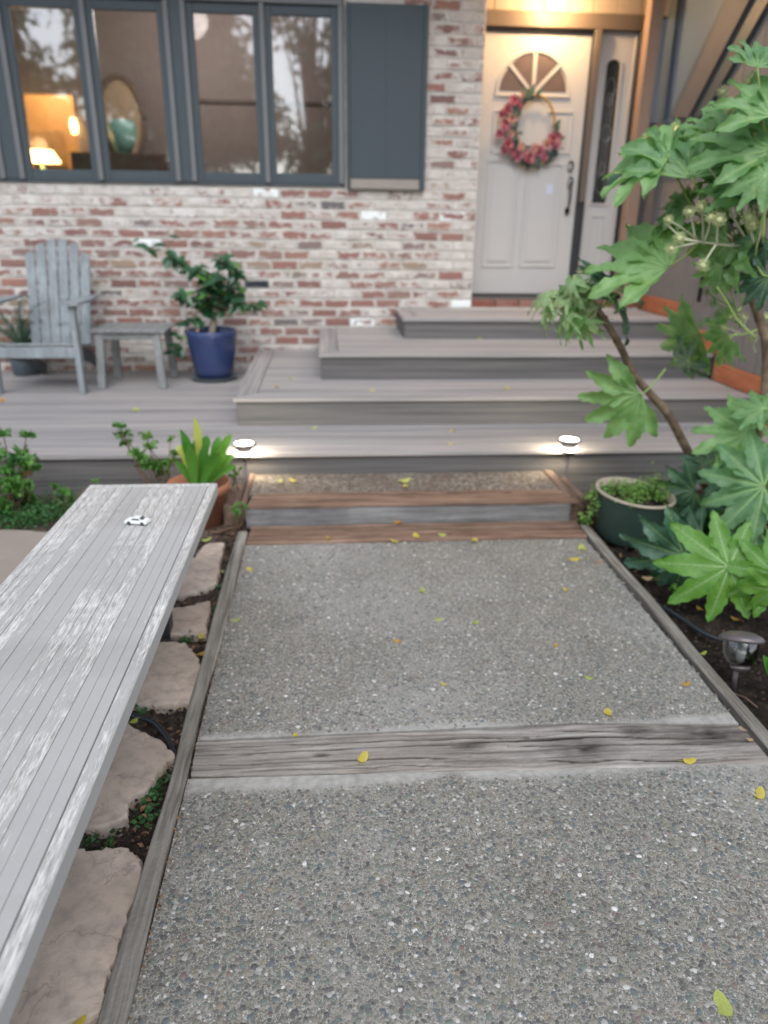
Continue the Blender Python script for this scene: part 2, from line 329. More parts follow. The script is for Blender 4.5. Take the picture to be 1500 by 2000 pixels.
# measured planes (metres)
YW, YD = 4.62*U, 4.79*U                    # brick wall face, door plane
Z1, Z2, Z3, Z4 = .15*U, .28*U, .41*U, .524*U
YN = [2.82*U, 3.24*U, 3.63*U, 4.13*U]      # nosing lines
XR = 1.99*U                                # side wall
PX0, PX1 = -.281*U, .893*U                 # walk edges
SLP = [at(385, 1450, 2, 0), at(1130, 1416, 2, 0), at(1450, 1418, 2, 0), at(1480, 1492, 2, 0), at(1280, 1499, 2, 0), at(373, 1517, 2, 0)]
_ys = [p.y for p in SLP]; CEM = ((min(_ys)+max(_ys))/2, (max(_ys)-min(_ys))/2+.012)

M = dict(
    brick=m_brick('whitewashed_brick'), brick_red=m_brick('threshold_brick', (.22, .085, .065)), brick_dark=m_brick('sooty_brick', (.035, .04, .05)), mortar=m_mortar(),
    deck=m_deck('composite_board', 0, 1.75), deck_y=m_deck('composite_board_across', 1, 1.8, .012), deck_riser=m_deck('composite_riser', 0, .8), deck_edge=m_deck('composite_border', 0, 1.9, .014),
    bench=m_bench(), agg=m_aggregate(), pebble=m_pebble(), flag=m_flag(), soil=m_soil('garden_soil', .55), soil_left=m_soil('gritty_soil', 2.1),
    timber=m_wood('weathered_timber', 0, [(.085, .072, .062), (.27, .245, .22), (.38, .35, .32), (.50, .47, .44)], .9, fine=70),
    timber_brown=m_wood('brown_timber', 0, [(.075, .048, .036), (.19, .122, .09), (.29, .192, .14), (.41, .31, .24)], .5, fine=40),
    timber_side=m_wood('brown_timber_side', 1, [(.06, .042, .034), (.15, .105, .08), (.22, .155, .125), (.31, .23, .185)], .5, fine=40),
    timber_blue=m_wood('grey_timber_face', 0, [(.11, .11, .11), (.19, .19, .195), (.26, .265, .27), (.36, .365, .37)], .9, fine=30),
    edging=m_wood('mossy_edging', 1, [(.08, .075, .06), (.22, .205, .175), (.32, .30, .265), (.42, .40, .36)], .6, fine=60),
    frame=m_plain('slate_blue_paint', (.062, .080, .094), .5, .1), trim=m_plain('grey_trim_paint', (.155, .165, .175), .5, .1), shutter=m_plain('shutter_paint', (.055, .073, .086), .6, .08, 3),
    door=m_plain('warm_white_paint', (.49, .485, .485), .4, .03, 3, bump=.02), jamb=m_plain('dark_jamb', (.035, .036, .042), .45, .1), jamb_brown=m_plain('brown_jamb', (.13, .105, .09), .5, .1),
    siding=m_plain('taupe_siding', (.195, .185, .18), .75, .1, 5), post=m_plain('stained_post', (.27, .185, .14), .5, .12, 12), panel=m_plain('grey_blue_panel', (.10, .135, .185), .45, .1, 3),
    beam=m_plain('brown_beam', (.098, .096, .108), .6, .12, 9), redwood=m_wood('redwood', 1, [(.32, .10, .05), (.44, .15, .075), (.50, .18, .09), (.56, .22, .12)], .2, .5, 30),
    black=m_plain('black_metal', (.012, .012, .014), .35, .1, spec=.5), ledge=m_plain('pale_ledge_brick', (.29, .26, .24), .9, .15, 20),
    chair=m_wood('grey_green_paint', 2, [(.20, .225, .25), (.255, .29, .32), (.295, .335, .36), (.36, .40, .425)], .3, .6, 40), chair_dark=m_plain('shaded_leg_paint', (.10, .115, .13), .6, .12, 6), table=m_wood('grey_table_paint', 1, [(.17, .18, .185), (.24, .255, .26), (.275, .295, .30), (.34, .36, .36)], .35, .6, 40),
    blue=m_plain('blue_glaze', (.030, .050, .140), .18, .25, 5, spec=.6, bump=.02), saucer=m_plain('saucer_glaze', (.12, .16, .19), .4, .1), terracotta=m_plain('terracotta', (.36, .15, .09), .8, .2, 9),
    gplast=m_plain('green_plastic', (.036, .062, .052), .5, .25, 5), cream=m_plain('cream_rim', (.38, .335, .27), .55, .12, 12), glass=m_glass('window_glass', (.93, .94, .95), 5., .03),
    cglass=m_glass('clear_lens', (.9, .93, .95), 1.5, .05), bark=m_bark('fatsia_bark', (.07, .048, .034), (.17, .125, .09)), bark2=m_bark('pale_bark', (.16, .13, .10), (.34, .29, .23)),
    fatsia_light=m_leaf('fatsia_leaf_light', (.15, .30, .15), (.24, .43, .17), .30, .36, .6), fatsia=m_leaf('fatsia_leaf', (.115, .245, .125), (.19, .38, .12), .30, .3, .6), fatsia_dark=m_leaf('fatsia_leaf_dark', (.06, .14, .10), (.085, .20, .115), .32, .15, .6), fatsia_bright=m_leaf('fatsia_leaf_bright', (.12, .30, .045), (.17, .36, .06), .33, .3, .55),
    fatsia_young=m_leaf('fatsia_leaf_young', (.26, .40, .20), (.36, .47, .27), .45, .3), vein=m_plain('pale_vein', (.26, .42, .17), .5, .1), petiole=m_plain('green_petiole', (.27, .38, .12), .5, .15), umbel=m_plain('cream_umbel', (.56, .60, .32), .8, .25, 60), stalk=m_plain('cream_stalk', (.50, .50, .36), .6, .1),
    camellia=m_leaf('camellia_leaf', (.018, .066, .036), (.038, .12, .048), .25, .1, .6), clivia=m_leaf('strap_leaf', (.05, .19, .03), (.16, .36, .05), .35, .2), clivia_y=m_leaf('strap_leaf_yellow', (.45, .50, .10), (.5, .52, .14), .4, .3),
    shrub=m_leaf('shrub_leaf', (.07, .22, .04), (.16, .34, .08), .4, .2), shrub_d=m_leaf('shrub_leaf_dark', (.03, .11, .035), (.07, .19, .05), .4, .12), fern=m_leaf('fern_frond', (.035, .09, .055), (.06, .13, .08), .6, .1),
    creeper=m_leaf('creeper_leaf', (.09, .22, .04), (.2, .34, .09), .5, .2), yellow=m_leaf('yellow_leaf', (.62, .46, .04), (.72, .60, .14), .45, .2), orange=m_leaf('orange_leaf', (.60, .28, .05), (.66, .38, .08), .5, .2), lime=m_leaf('lime_leaf', (.42, .50, .10), (.55, .58, .18), .5, .2), tanleaf=m_leaf('tan_leaf', (.40, .27, .15), (.5, .34, .2), .7, .1),
    hose=m_plain('black_hose', (.022, .028, .036), .45, .2), white=m_plain('white_enamel', (.85, .87, .88), .25, .03, spec=.6, bump=0), tyre=m_plain('black_tyre', (.01, .01, .011), .5, .1),
    room=m_plain('room_wall', (.25, .205, .19), .8, .12, 1.5), roomlit=m_plain('cream_room_wall', (.62, .45, .26), .8, .1, 2), shade=m_emit('lit_shade', (1, .62, .22), 6), globe=m_emit('lit_globe', (1, .66, .26), 30), led=m_emit('led_lens', (1, .95, .82), 5), teal=m_plain('teal_glaze', (.25, .48, .42), .4, .1), mframe=m_plain('mirror_frame', (.10, .07, .06), .5, .1), mglass=m_plain('mirror_glass', (.50, .38, .26), .3, .2, 3),
    pink=m_leaf('pink_petal', (.36, .06, .13), (.60, .24, .31), .6, .2), peach=m_leaf('peach_petal', (.66, .33, .34), (.70, .42, .40), .6, .2), wleaf=m_leaf('wreath_leaf', (.03, .06, .055), (.07, .12, .09), .6, .1), hoop=m_plain('golden_twig', (.45, .27, .09), .6, .3, 40),
    paper=m_plain('pale_blue_paper', (.55, .58, .72), .7, .04), stem=m_plain('brown_twig', (.17, .11, .075), .8, .2, 30), litter=m_leaf('dry_litter', (.12, .06, .035), (.33, .20, .11), .9, .05), steel=m_plain('bronze_cap', (.17, .15, .155), .45, .15, 30, metal=.6), crackle=m_glass('crackle_glass', (.42, .43, .43), 3.0, .12),
    darkpane=m_plain('dark_leaded_glass', (.030, .036, .036), .12, .3, 12, spec=.7, bump=.05), came=m_plain('lead_came', (.30, .30, .31), .35, .1, metal=.5), siding_w=m_plain('door_head_siding', (.34, .285, .25), .7, .08, 4), infill=m_gravel(), crumb=m_soil('soil_crumb', 1.3),
    mframe2=m_plain('worn_mirror_frame', (.19, .14, .12), .6, .2),
    bronze_glass=m_plain('bronze_glass', (.13, .10, .095), .12, .3, 12, spec=.7, bump=0), asphalt=m_soil('yard_ground', 1.5), eave=m_plain('painted_soffit', (.30, .26, .23), .8, .08, 3), paver=m_plain('concrete_paver', (.30, .26, .225), .9, .15, 6),
)
# ------------------------------------------------------------------ ground and walk
def structure(name, mb, m, **k): return tag(mb.build(name, m, **k), kind='structure')
g = MB(); g.add([(-60, -60, -.12), (60, -60, -.12), (60, 60, -.12), (-60, 60, -.12)], [(0, 1, 2, 3)]); structure('ground', g, M['asphalt'])
def grid(name, x0, x1, y0, y1, z, amp, m, nx, ny, fq=6):
    X, Y = np.meshgrid(np.linspace(x0, x1, nx), np.linspace(y0, y1, ny)); Z = z + amp*((vn(X*fq+9, Y*fq)-.5)*1.2+(vn(X*fq*4, Y*fq*4+5)-.5)*.6+(vn(X*fq*13, Y*fq*13+5)-.5)*.35)
    i = np.arange(nx*ny).reshape(ny, nx); f = np.stack([i[:-1, :-1].ravel(), i[:-1, 1:].ravel(), i[1:, 1:].ravel(), i[1:, :-1].ravel()], 1)
    me = np_mesh(name, np.stack([X.ravel(), Y.ravel(), Z.ravel()], 1), f, m, smooth=True)
    return tag(place(name, me), kind='structure')
grid('soil_bed', PX0-2.6, PX0-.02, -.6, 4.14, -.035, .035, M['soil_left'], 190, 300)
grid('soil_bed', PX1+.02, XR+.9, -.6, 4.14, -.055, .05, M['soil'], 120, 280)
g = MB(); g.prism([(PX0, -1.2), (PX1+.6, -1.2), (PX1+.6, SLP[4].y-.01), (PX1-.03, SLP[4].y+.002), (PX0, SLP[5].y-.009)], 2, -.11, 0)
slab_near = structure('walk', g, M['agg'])
g = MB(); g.prism([(PX0, SLP[0].y+.010), (SLP[1].x, SLP[1].y+.011), (PX1-.02, SLP[2].y+.010), (PX1-.02, 2.264*U-.005), (PX0, 2.264*U-.005)], 2, -.11, .0)
structure('walk', g, M['agg'])
# pebbles standing proud of the cement
def pebbles(n, y0, y1, smin, smax, seed):
    rs = np.random.RandomState(seed); x = rs.uniform(PX0+.012, PX1-.012, n)
    if y0 < 1: x = rs.uniform(PX0+.012, PX1+.25, n)
    y = rs.uniform(y0, y1, n); wob = (vn(x*6+3, y*2)-.5)*.03
    keep = np.abs(y-.006*x+wob-CEM[0]) > CEM[1]-.006+.05*rs.rand(n)**2; x = x[keep]; y = y[keep]; n = len(x)
    s = smin+(smax-smin)*rs.rand(n)**3.4; an = rs.uniform(0, np.pi, n); el = rs.uniform(.55, 1, n); k = 6
    th = np.arange(k)*2*np.pi/k; jit = rs.uniform(.78, 1.12, (n, k)); V = np.zeros((n, 2*k+1, 3))
    for ring, (rr, zz) in enumerate(((1, -.15), (.72, .13))):
        lx = np.cos(th)*jit*rr*s[:, None]; ly = np.sin(th)*jit*rr*(s*el)[:, None]
        V[:, ring*k:(ring+1)*k, 0] = x[:, None]+lx*np.cos(an)[:, None]-ly*np.sin(an)[:, None]
        V[:, ring*k:(ring+1)*k, 1] = y[:, None]+lx*np.sin(an)[:, None]+ly*np.cos(an)[:, None]
        V[:, ring*k:(ring+1)*k, 2] = (zz*s)[:, None]*rs.uniform(.6, 1, n)[:, None]
    V[:, 2*k, 0] = x; V[:, 2*k, 1] = y; V[:, 2*k, 2] = s*.17
    f = []
    for j in range(k): f.append((j, (j+1) % k, k+(j+1) % k, k+j))
    for j in range(0, k, 2): f.append((k+j, k+(j+1) % k, k+(j+2) % k, 2*k))
    f = (np.array(f)[None]+(np.arange(n)*(2*k+1))[:, None, None]).reshape(-1, 4)
    return V.reshape(-1, 3), f
v1, f1 = pebbles(27000, .75, CEM[0]-CEM[1], .0016, .0105, 1); v2, f2 = pebbles(22000, CEM[0]+CEM[1], 2.262*U, .003, .0105, 2)
o = place('pebbles', np_mesh('pebbles', np.vstack([v1, v2]), np.vstack([f1, f2+len(v1)]), M['pebble'], smooth=True)); tag(o, kind='stuff', label='small multicoloured pebbles exposed in the concrete walk', cat='pebbles')
# timbers with cracks: a fine top surface following two edge polylines
def timber(name, front, back, z, h, m, nu=160, nv=26, cracks=(), parent=None, amp=.004, sag=.0, knots=()):
    front = [Vector(p) for p in front]; back = [Vector(p) for p in back]
    def ev(pl, t):
        L = [0]
        for a, b in zip(pl, pl[1:]): L.append(L[-1]+(b-a).length)
        s = t*L[-1]
        for i in range(len(pl)-1):
            if s <= L[i+1]+1e-9: return pl[i].lerp(pl[i+1], (s-L[i])/max(1e-6, L[i+1]-L[i]))
        return pl[-1]
    V = []; C = []; rows = [(0, -h)]+[(v, 0) for v in np.linspace(0, 1, nv)]+[(1, -h)]
    for i in range(nu+1):
        t = i/nu; a = ev(front, t); b = ev(back, t); w_ = (b-a).length
        wa = (float(vn(t*9+z*7, 3.3))-.5)*amp*2; wb = (float(vn(t*9, 13.3+z))-.5)*amp*2
        for v, dz in rows:
            p = a.lerp(b, v); e = 0; cr = 0
            if dz == 0:
                e = -.006*(max(0, 1-v*w_/.012)**2+max(0, 1-(1-v)*w_/.012)**2)
                for cv, cs, t0, t1, cw in cracks:
                    if t0 <= t <= t1:
                        cc = cv+cs*(t-t0)+(float(vn(t*14+cv*40, cv*9))-.5)*.07; d = abs(v-cc)*w_; fade = min(1, (t-t0)*12+.15, (t1-t)*12+.15)
                        q = max(0, 1-d/(cw*fade+1e-5)); e -= .010*q; cr = max(cr, q*1.3*fade)
                e += (float(vn(t*26+5, v*9+z*50))-.5)*.0035
                for kt, kv, kr in knots:
                    dd = math.hypot((t-kt)*1.7/(kr*2.6), (v-kv)*w_/kr); cr = max(cr, .95*max(0, 1-dd)**.6*(.45+.55*float(vn(t*60, v*18))), 1.0*max(0, 1-dd*3.2)); e -= .003*max(0, 1-dd*3)
            V.append((p.x, p.y+(wa if v == 0 else wb if v == 1 else 0), z+dz+e)); C.append(min(1, cr))
    n = len(rows); i = np.arange((nu+1)*n).reshape(nu+1, n)
    f = np.stack([i[:-1, :-1].ravel(), i[1:, :-1].ravel(), i[1:, 1:].ravel(), i[:-1, 1:].ravel()], 1).tolist()
    fs = f+[[int(x) for x in i[0, ::1]][::-1], [int(x) for x in i[-1, ::1]]]
    me = bpy.data.meshes.new(name); base = wloc(parent) if parent else Vector((0, 0, 0)); me.from_pydata([(a-base.x, b-base.y, c-base.z) for a, b, c in V], [], fs); me.materials.append(m)
    at_ = me.attributes.new('crack', 'FLOAT', 'POINT'); at_.data.foreach_set('value', C); me.update()
    o = bpy.data.objects.new(name, me); COL.objects.link(o); o.parent = parent; return o
fr = [SLP[5], SLP[4], Vector((PX1-.022, SLP[3].y, 0))]; bk = [SLP[0], SLP[1], Vector((PX1-.022, SLP[2].y, 0))]
o = timber('cross_timber', fr, bk, .006, .09, M['timber'], 330, 46, [(.80, -.12, 0, .62, .0035), (.27, .04, 0, .50, .0048), (.55, .16, .02, .75, .0045), (.66, -.02, .45, 1, .0061), (.50, -.06, .55, .97, .0035), (.84, -.1, .60, 1, .0045), (.14, -.07, .58, .93, .0048), (.10, .03, .05, .5, .0026)], knots=[(.685, .40, .055), (.48, .55, .022), (.22, .45, .012), (.93, .75, .07), (.80, .82, .03)])
tag(o, 'weathered cracked grey timber sunk across the walk between its two slabs', 'timber')
# edging boards
for nm, x0, x1, y0, y1, lab in (('edging_board', PX0-.052, PX0-.004, .05, 2.36*U, 'long grey edging board between walk and flagstones, left of the walk'), ('edging_board', PX1+.004, PX1+.046, .6, 2.36*U, 'long mossy edging board between walk and planting bed, right of the walk')):
    V = MB(); n = 90; pts = []
    for i in range(n+1):
        y = y0+(y1-y0)*i/n; a = (float(vn(y*3, x0+9))-.5)*.014; b = (float(vn(y*3+7, x0+29))-.5)*.012; z = .012+(float(vn(y*5, 4))-.5)*.008
        pts += [(x0+a, y, -.1), (x0+a+.001, y, z-.004), (x0+a+.006, y, z), ((x0+x1)/2+a, y, z+.001*random.random()), (x1+b-.006, y, z), (x1+b, y, z-.004), (x1+b, y, -.1)]
    fs = [(i*7+j, i*7+j+1, (i+1)*7+j+1, (i+1)*7+j) for i in range(n) for j in range(6)]+[tuple(range(7)), tuple(n*7+j for j in range(7))]
    V.add(pts, fs); tag(V.build(nm, M['edging']), lab, 'edging board')
# step of landscape timbers in front of the deck
z0 = .075*U; yf, ym, yb = 2.425*U, 2.568*U, 2.805*U; xl, xr_ = -.293*U, .908*U
st = thing('timber_step', 'low step framed in old brown timbers with gravel concrete top, in front of the deck', 'step', ((xl+xr_)/2, yf, 0))
o = timber('riser_face', [Vector((xl, yf-.003, 0)), Vector((xr_-.05, yf-.003, 0))], [Vector((xl, yf+.02, 0)), Vector((xr_-.05, yf+.02, 0))], z0-.010, z0, M['timber_blue'], 90, 4, parent=st, amp=.006); 
timber('tread_timber', [Vector((xl+.004, yf-.006, 0)), Vector((xr_-.005, yf-.006, 0))], [Vector((xl+.03, ym, 0)), Vector((xr_-.06, ym, 0))], z0, .009, M['timber_brown'], 120, 20, [(.5, .1, .05, .6, .003), (.8, -.1, .3, .9, .003), (.3, .0, .6, 1, .002)], parent=st)
MB().box(xl-.03, xl, yf+.06, yb, 0, z0-.003, b=.006).build('side_timber', M['timber_side'], st)
MB().box(xr_-.045, xr_+.012, yf+.02, yb, -.05, z0-.003, b=.008).build('side_timber', M['timber_side'], st)
MB().box(xl+.001, xr_-.047, ym+.004, yb, .0, z0-.013).build('gravel_infill', M['infill'], st)
tag(timber('ground_timber', [Vector((PX0+.004, 2.266*U, 0)), Vector((PX1-.006, 2.266*U, 0))], [Vector((PX0+.012, yf-.012, 0)), Vector((PX1-.0, yf-.012, 0))], .010, .1, M['timber_brown'], 120, 22, [(.3, .1, .1, .7, .002), (.62, -.1, .2, .8, .0025)]), 'flat brown timber set flush in the ground below the timber step', 'timber')
tag(MB().box(xl-.125, xl-.033, 2.47*U, 2.70*U, -.05, z0-.015, b=.008).build('end_timber', M['timber_side']), 'short brown timber end left of the timber step behind the small green plant', 'timber')
tag(MB().box(xr_+.015, xr_+.07, 2.50*U, 2.72*U, -.08, z0-.008, b=.008).build('end_timber', M['timber_side']), 'short brown timber end right of the timber step beside the green pot', 'timber')
# ------------------------------------------------------------------ deck and steps
dk = thing('deck', 'low grey brown composite deck running along the brick wall', 'deck', (0, YN[0], 0))
XL = -3.9
bw = .14; y = YN[0]
me_c = {}
def board(parent, x0, x1, y0, y1, z1, th=.025, m='deck', name='deck_board', b=.003):
    return MB().box(x0, x1, y0, y1, z1-th, z1, b=b).build(name, M[m], parent, pivot=((x0+x1)/2, (y0+y1)/2, z1))
while y < YW-.02:
    y1 = min(y+bw-.006, YW-.012); board(dk, XL, XR-.03, y, y1, Z1, m='deck_edge' if y == YN[0] else 'deck'); y += bw
for k, (za, zb) in enumerate(((Z1-.026-.135, Z1-.026), (Z1-.026-.28, Z1-.026-.14))):
    MB().box(XL, XR-.03, YN[0]+.022, YN[0]+.042, za, zb, b=.002).build('fascia_board', M['deck_riser'], dk, pivot=(0, YN[0]+.03, zb))
MB().box(XL, XR-.03, YN[0]+.06, YW-.01, -.1, Z1-.03).build('deck_frame', M['jamb'], dk)
def step(x0, yn, z, zl, label, ynext):
    s = thing('deck_step', label, 'step', (x0, yn, zl), 'composite steps up to the door'); bx = .14; xe = XR-.03
    y = yn+bw; ye = min(YW-.014, ynext+.35)
    # picture-frame border: mitred front and left boards
    f = MB(); th = .025
    f.prism([(x0, yn), (xe, yn), (xe, yn+bx-.004), (x0+bx-.004, yn+bx-.004)], 2, z-th, z); f.build('border_board', M['deck_edge'], s, pivot=(x0, yn, z))
    f = MB(); f.prism([(x0, yn+.003), (x0+bx-.003, yn+bx), (x0+bx-.003, YW-.014), (x0, YW-.014)], 2, z-th, z); f.build('border_board', M['deck_y'], s, pivot=(x0, yn+.3, z))
    while y < YW-.03:
        board(s, x0+bx+.002, xe, y, min(y+bw-.006, YW-.014), z, name='tread_board'); y += bw
    MB().box(x0+.018, xe, yn+.02, yn+.04, zl+.001, z-th-.001, b=.002).build('riser_board', M['deck_riser'], s, pivot=(x0, yn+.03, zl))
    MB().box(x0+.018, x0+.038, yn+.042, YW-.014, zl+.001, z-th-.001, b=.002).build('side_board', M['deck_riser'], s, pivot=(x0, yn+.5, zl))
    MB().box(x0+.045, xe, yn+.06, YW-.02, zl+.002, z-th-.004).build('step_frame', M['jamb'], s)
step(-.416*U, YN[1], Z2, Z1, 'lowest and widest composite step, standing on the deck', YN[2])
step(-.039*U, YN[2], Z3, Z2, 'middle composite step between the widest and the topmost', YN[3])
step(.425*U, YN[3], Z4, Z3, 'topmost and shortest composite step, right below the front door', YW)
# ------------------------------------------------------------------ house
H = thing('house', 'house front with whitewashed brick wall, dark framed windows and a white front door', 'house', (0, YW, 0))
XW0 = -3.3; XP = .897*U; ZT = 2.4*U
wx0, wx1 = at(0, 200, 1, YW).x-1.2, at(672, 200, 1, YW).x; wz0, wz1 = at(300, 353, 1, YW).z, 2.10*U
sx0, sx1 = at(676, 200, 1, YW).x, at(832, 200, 1, YW).x
bwall = MB(); bwall.box(XW0, wx1, YW+.006, YW+.24, 0, wz0).box(wx1, XP, YW+.0061, YW+.24, 0, ZT).box(XW0, wx1, YW+.0062, YW+.24, wz1, ZT)
BW = bwall.build('brick_wall', M['mortar'], H)
# reveal brick on the door side of the pier is the wall's own end
variants = []
for k in range(6):
    rr = random.Random(k); j = lambda a: rr.uniform(-a, a); L, h_, d = .1, .0315, .02; b = .005
    fr_ = [(-L+b+j(.003), -d, -h_+b+j(.002)), (L-b+j(.003), -d, -h_+b+j(.002)), (L-b+j(.003), -d, h_-b+j(.002)), (-L+b+j(.003), -d, h_-b+j(.002))]
    md_ = [(-L+j(.002), -d+b, -h_+j(.002)), (L+j(.002), -d+b, -h_+j(.002)), (L+j(.002), -d+b, h_+j(.002)), (-L+j(.002), -d+b, h_+j(.002))]
    bk_ = [(p[0], d, p[2]) for p in md_]
    mbk = MB(); mbk.add(fr_+md_+bk_, [(0, 1, 2, 3)]+[(i, 4+i, 4+(i+1) % 4, (i+1) % 4) for i in range(4)]+[(4+i, 8+i, 8+(i+1) % 4, 4+(i+1) % 4) for i in range(4)])
    variants.append((mbk, mbk.mesh('brick', M['brick'])))
red_me = variants[1][0].mesh('brick', M['brick_red']); dark_me = variants[0][0].mesh('brick', M['brick_dark'])
cand = []; ch = .0805; cl = .226; row = 0; z = Z1-.02
vent = at(490, 565, 1, YW)
while z < ZT:
    off = (row % 2)*cl/2+random.uniform(-.015, .015); x = XW0+off
    while x < XP:
        xa = x; xb = min(x+cl, XP)
        zc = z+ch/2; dz = random.uniform(-.003, .003)
        segs = [(xa, xb)]
        if zc > wz0-.02 and zc < wz1:
            if xb <= wx1+.01: segs = []
            elif xa < wx1: segs = [(wx1+.004, xb)]
        if zc+ch/2 < (Z2 if x > -.416*U else 0) or (zc+ch/2 < Z3 and x > -.039*U) or (zc+ch/2 < Z4 and x > .425*U): segs = []
        for a, b_ in segs:
            if b_-a > .05: cand.append(((a+b_)/2, zc+dz, b_-a-.014))
        x += cl
    z += ch; row += 1
def inview(x, z):
    d = Vector((x, YW, z))-CAM; q = d.dot(fw); px = 750+F*d.dot(CR)/q; py = 1000-F*d.dot(CU)/q; return -30 < px < 1530 and -20 < py < 2020
vis = [c for c in cand if inview(c[0], c[1])]; rest = [c for c in cand if not inview(c[0], c[1])]
# those behind the shutter are hidden: not among the singled-out bricks
hid = [c for c in vis if sx0 < c[0] < sx1 and c[1] > wz0]; vis = [c for c in vis if c not in hid]
vis.sort(key=lambda c: -c[2]); far = vis[296:]; near = vis[:296]; vb = min(near, key=lambda c: abs(c[0]-vent.x)+2*abs(c[1]-vent.z))
for (x, z, L) in near:
    k = random.randrange(6); dk_ = (x, z, L) == vb
    o = place('brick', dark_me if dk_ else variants[k][1], BW, (x, YW+.02+random.uniform(-.004, .004), z), rot=(0, random.uniform(-.008, .008), 0), scale=(L/.2, 1, random.uniform(.92, 1.06)))
sm = MB()
for (x, z, L) in rest+far+hid:
    mbk = variants[random.randrange(6)][0]; sm.add([(v[0]*L/.2+x, v[1]+YW+.02+random.uniform(0, .002), v[2]+z) for v in mbk.v], mbk.f)
o = sm.build('brick', M['brick'], BW); o['kind'] = 'stuff'
# windows
def casing(x, wd, z0_, z1_, m, y0, y1, mb): mb.box(x-wd/2, x+wd/2, y0, y1, z0_, z1_, b=.003)
bx = {k: at(px, 350, 1, YW-.02).x for k, px in dict(z=-95, y=8, a=46, b=199, c=350, d=381, e=524, f=667).items()}
zt = 2.075*U
def window(xa, xm, xb):
    """two sashes between bars at xa and xb with a bar at xm"""
    w_ = MB()
    for x in (xa, xm, xb): w_.box(x-.020, x+.020, YW-.038, YW+.02, wz0-.004, zt+.012, b=.004)
    w_.box(xa-.02, xb+.02, YW-.036, YW+.02, zt+.0125, zt+.05, b=.004)
    W_ = w_.build('window', M['trim'], H, pivot=((xa+xb)/2, YW, wz0))
    for p, q in ((xa, xm), (xm, xb)):
        l, r = p+.0205, q-.0205; s = MB(); sw = .052; bt = .072
        s.box(l, l+sw, YW-.012, YW+.03, wz0+.0, zt+.012, b=.003).box(r-sw, r, YW-.012, YW+.03, wz0+.0, zt+.012, b=.003)
        s.box(l+sw, r-sw, YW-.010, YW+.03, wz0+.0, wz0+bt, b=.003).box(l+sw, r-sw, YW-.010, YW+.03, zt-.06, zt+.012, b=.003)
        s.build('sash', M['frame'], W_); MB().box(l+sw-.002, r-sw+.002, YW+.010, YW+.014, wz0+bt-.002, zt-.058).build('pane', M['glass'], W_)
window(bx['z']-.6, bx['z'], bx['y']); window(bx['a'], bx['b'], bx['c']); window(bx['d'], bx['e'], bx['f'])
mu = MB()
for a, b_ in ((bx['y'], bx['a']), (bx['c'], bx['d'])): mu.box(a+.0205, b_-.0205, YW-.02, YW+.06, wz0, zt+.05, b=.003)
mu.box(bx['f']+.0205, wx1+.0, YW-.02, YW+.06, wz0-.03, zt+.05, b=.003)
mu.box(XW0, wx1, YW-.03, YW+.2, zt+.0505, wz1+.02, b=.003)
mu.build('window_post', M['frame'], H)
MB().box(XW0, wx1, YW-.014, YW+.2, wz0-.022, wz0-.001, b=.003).build('window_sill', M['frame'], H)
# shutter: wide boarded panel with side stiles reaching lower than the panel
zb_ = at(750, 349, 1, YW-.04).z; zst = at(750, 371, 1, YW-.05).z; s = MB()
s.box(sx0+.002, sx0+.028, YW-.06, YW-.006, zst, 2.098*U, b=.004).box(sx1-.040, sx1, YW-.06, YW-.006, zst, 2.098*U, b=.004)
SH = s.build('shutter', M['shutter'], H, pivot=(sx0, YW, zst)); nb = 2; pw = (sx1-.041-sx0-.029)/nb
for k in range(nb): MB().box(sx0+.029+k*pw+.0003, sx0+.029+(k+1)*pw-.0003, YW-.048, YW-.012, zb_, 2.096*U, b=.0006).build('panel_board', M['shutter'], SH, pivot=(sx0+k*pw, YW, zb_))
MB().box(sx0+.03, sx1-.042, YW-.045, YW-.008, zst+.006, zb_-.002, b=.004).build('brick_ledge', M['ledge'], H)
# ---- door
dx0, dx1 = XP-.05, at(1139, 250, 1, YD).x; dz0, dz1 = at(1000, 573, 1, YD).z, at(1050, 64, 1, YD).z
D = MB().box(dx0, dx1, YD, YD+.045, dz0, dz1, b=.002).build('entry_door', M['door'], H, pivot=(dx0, YD, dz0))
cx_, cz_ = at(1040, 184, 1, YD).x, at(1040, 184, 1, YD).z; rx = at(1110, 184, 1, YD).x-cx_; rz = at(1045, 100, 1, YD).z-cz_
def arc(a0, a1, n, sx=1., sz=1.): return [(cx_+rx*sx*math.cos(math.radians(a0+(a1-a0)*i/n)), cz_+rz*sz*math.sin(math.radians(a0+(a1-a0)*i/n))) for i in range(n+1)]
# fan light: bronze-looking glass sectors seated in a raised rim with three spokes
for k in range(4):
    a0, a1 = k*45+4, k*45+41
    q = [(cx_+rx*.13*math.cos(math.radians((a0+a1)/2)), cz_+rz*.13*math.sin(math.radians((a0+a1)/2))+.006)]+arc(a0, a1, 7, .93, .93)
    MB().prism(q, 1, YD-.004, YD-.001).build('fan_pane', M['bronze_glass'], D)
rim = MB()
def strip(mb, pts, wd, y0, y1):
    for a, b in zip(pts, pts[1:]):
        mb.bar((a[0], (y0+y1)/2, a[1]), (b[0], (y0+y1)/2, b[1]), y1-y0, wd, up=(b[1]-a[1], 0, a[0]-b[0]))
strip(rim, arc(0, 180, 22, 1.0, 1.0), .016, YD-.014, YD)
rim.box(cx_-rx-.015, cx_+rx+.015, YD-.0142, YD-.0002, cz_-.022, cz_-.004, b=.002)
for a in (45, 90, 135): strip(rim, [(cx_, cz_), arc(a, a, 1, 1.0, 1.0)[0]], .030 if a == 90 else .024, YD-.0125, YD-.0004)
rim.build('fan_muntin', M['door'], D)
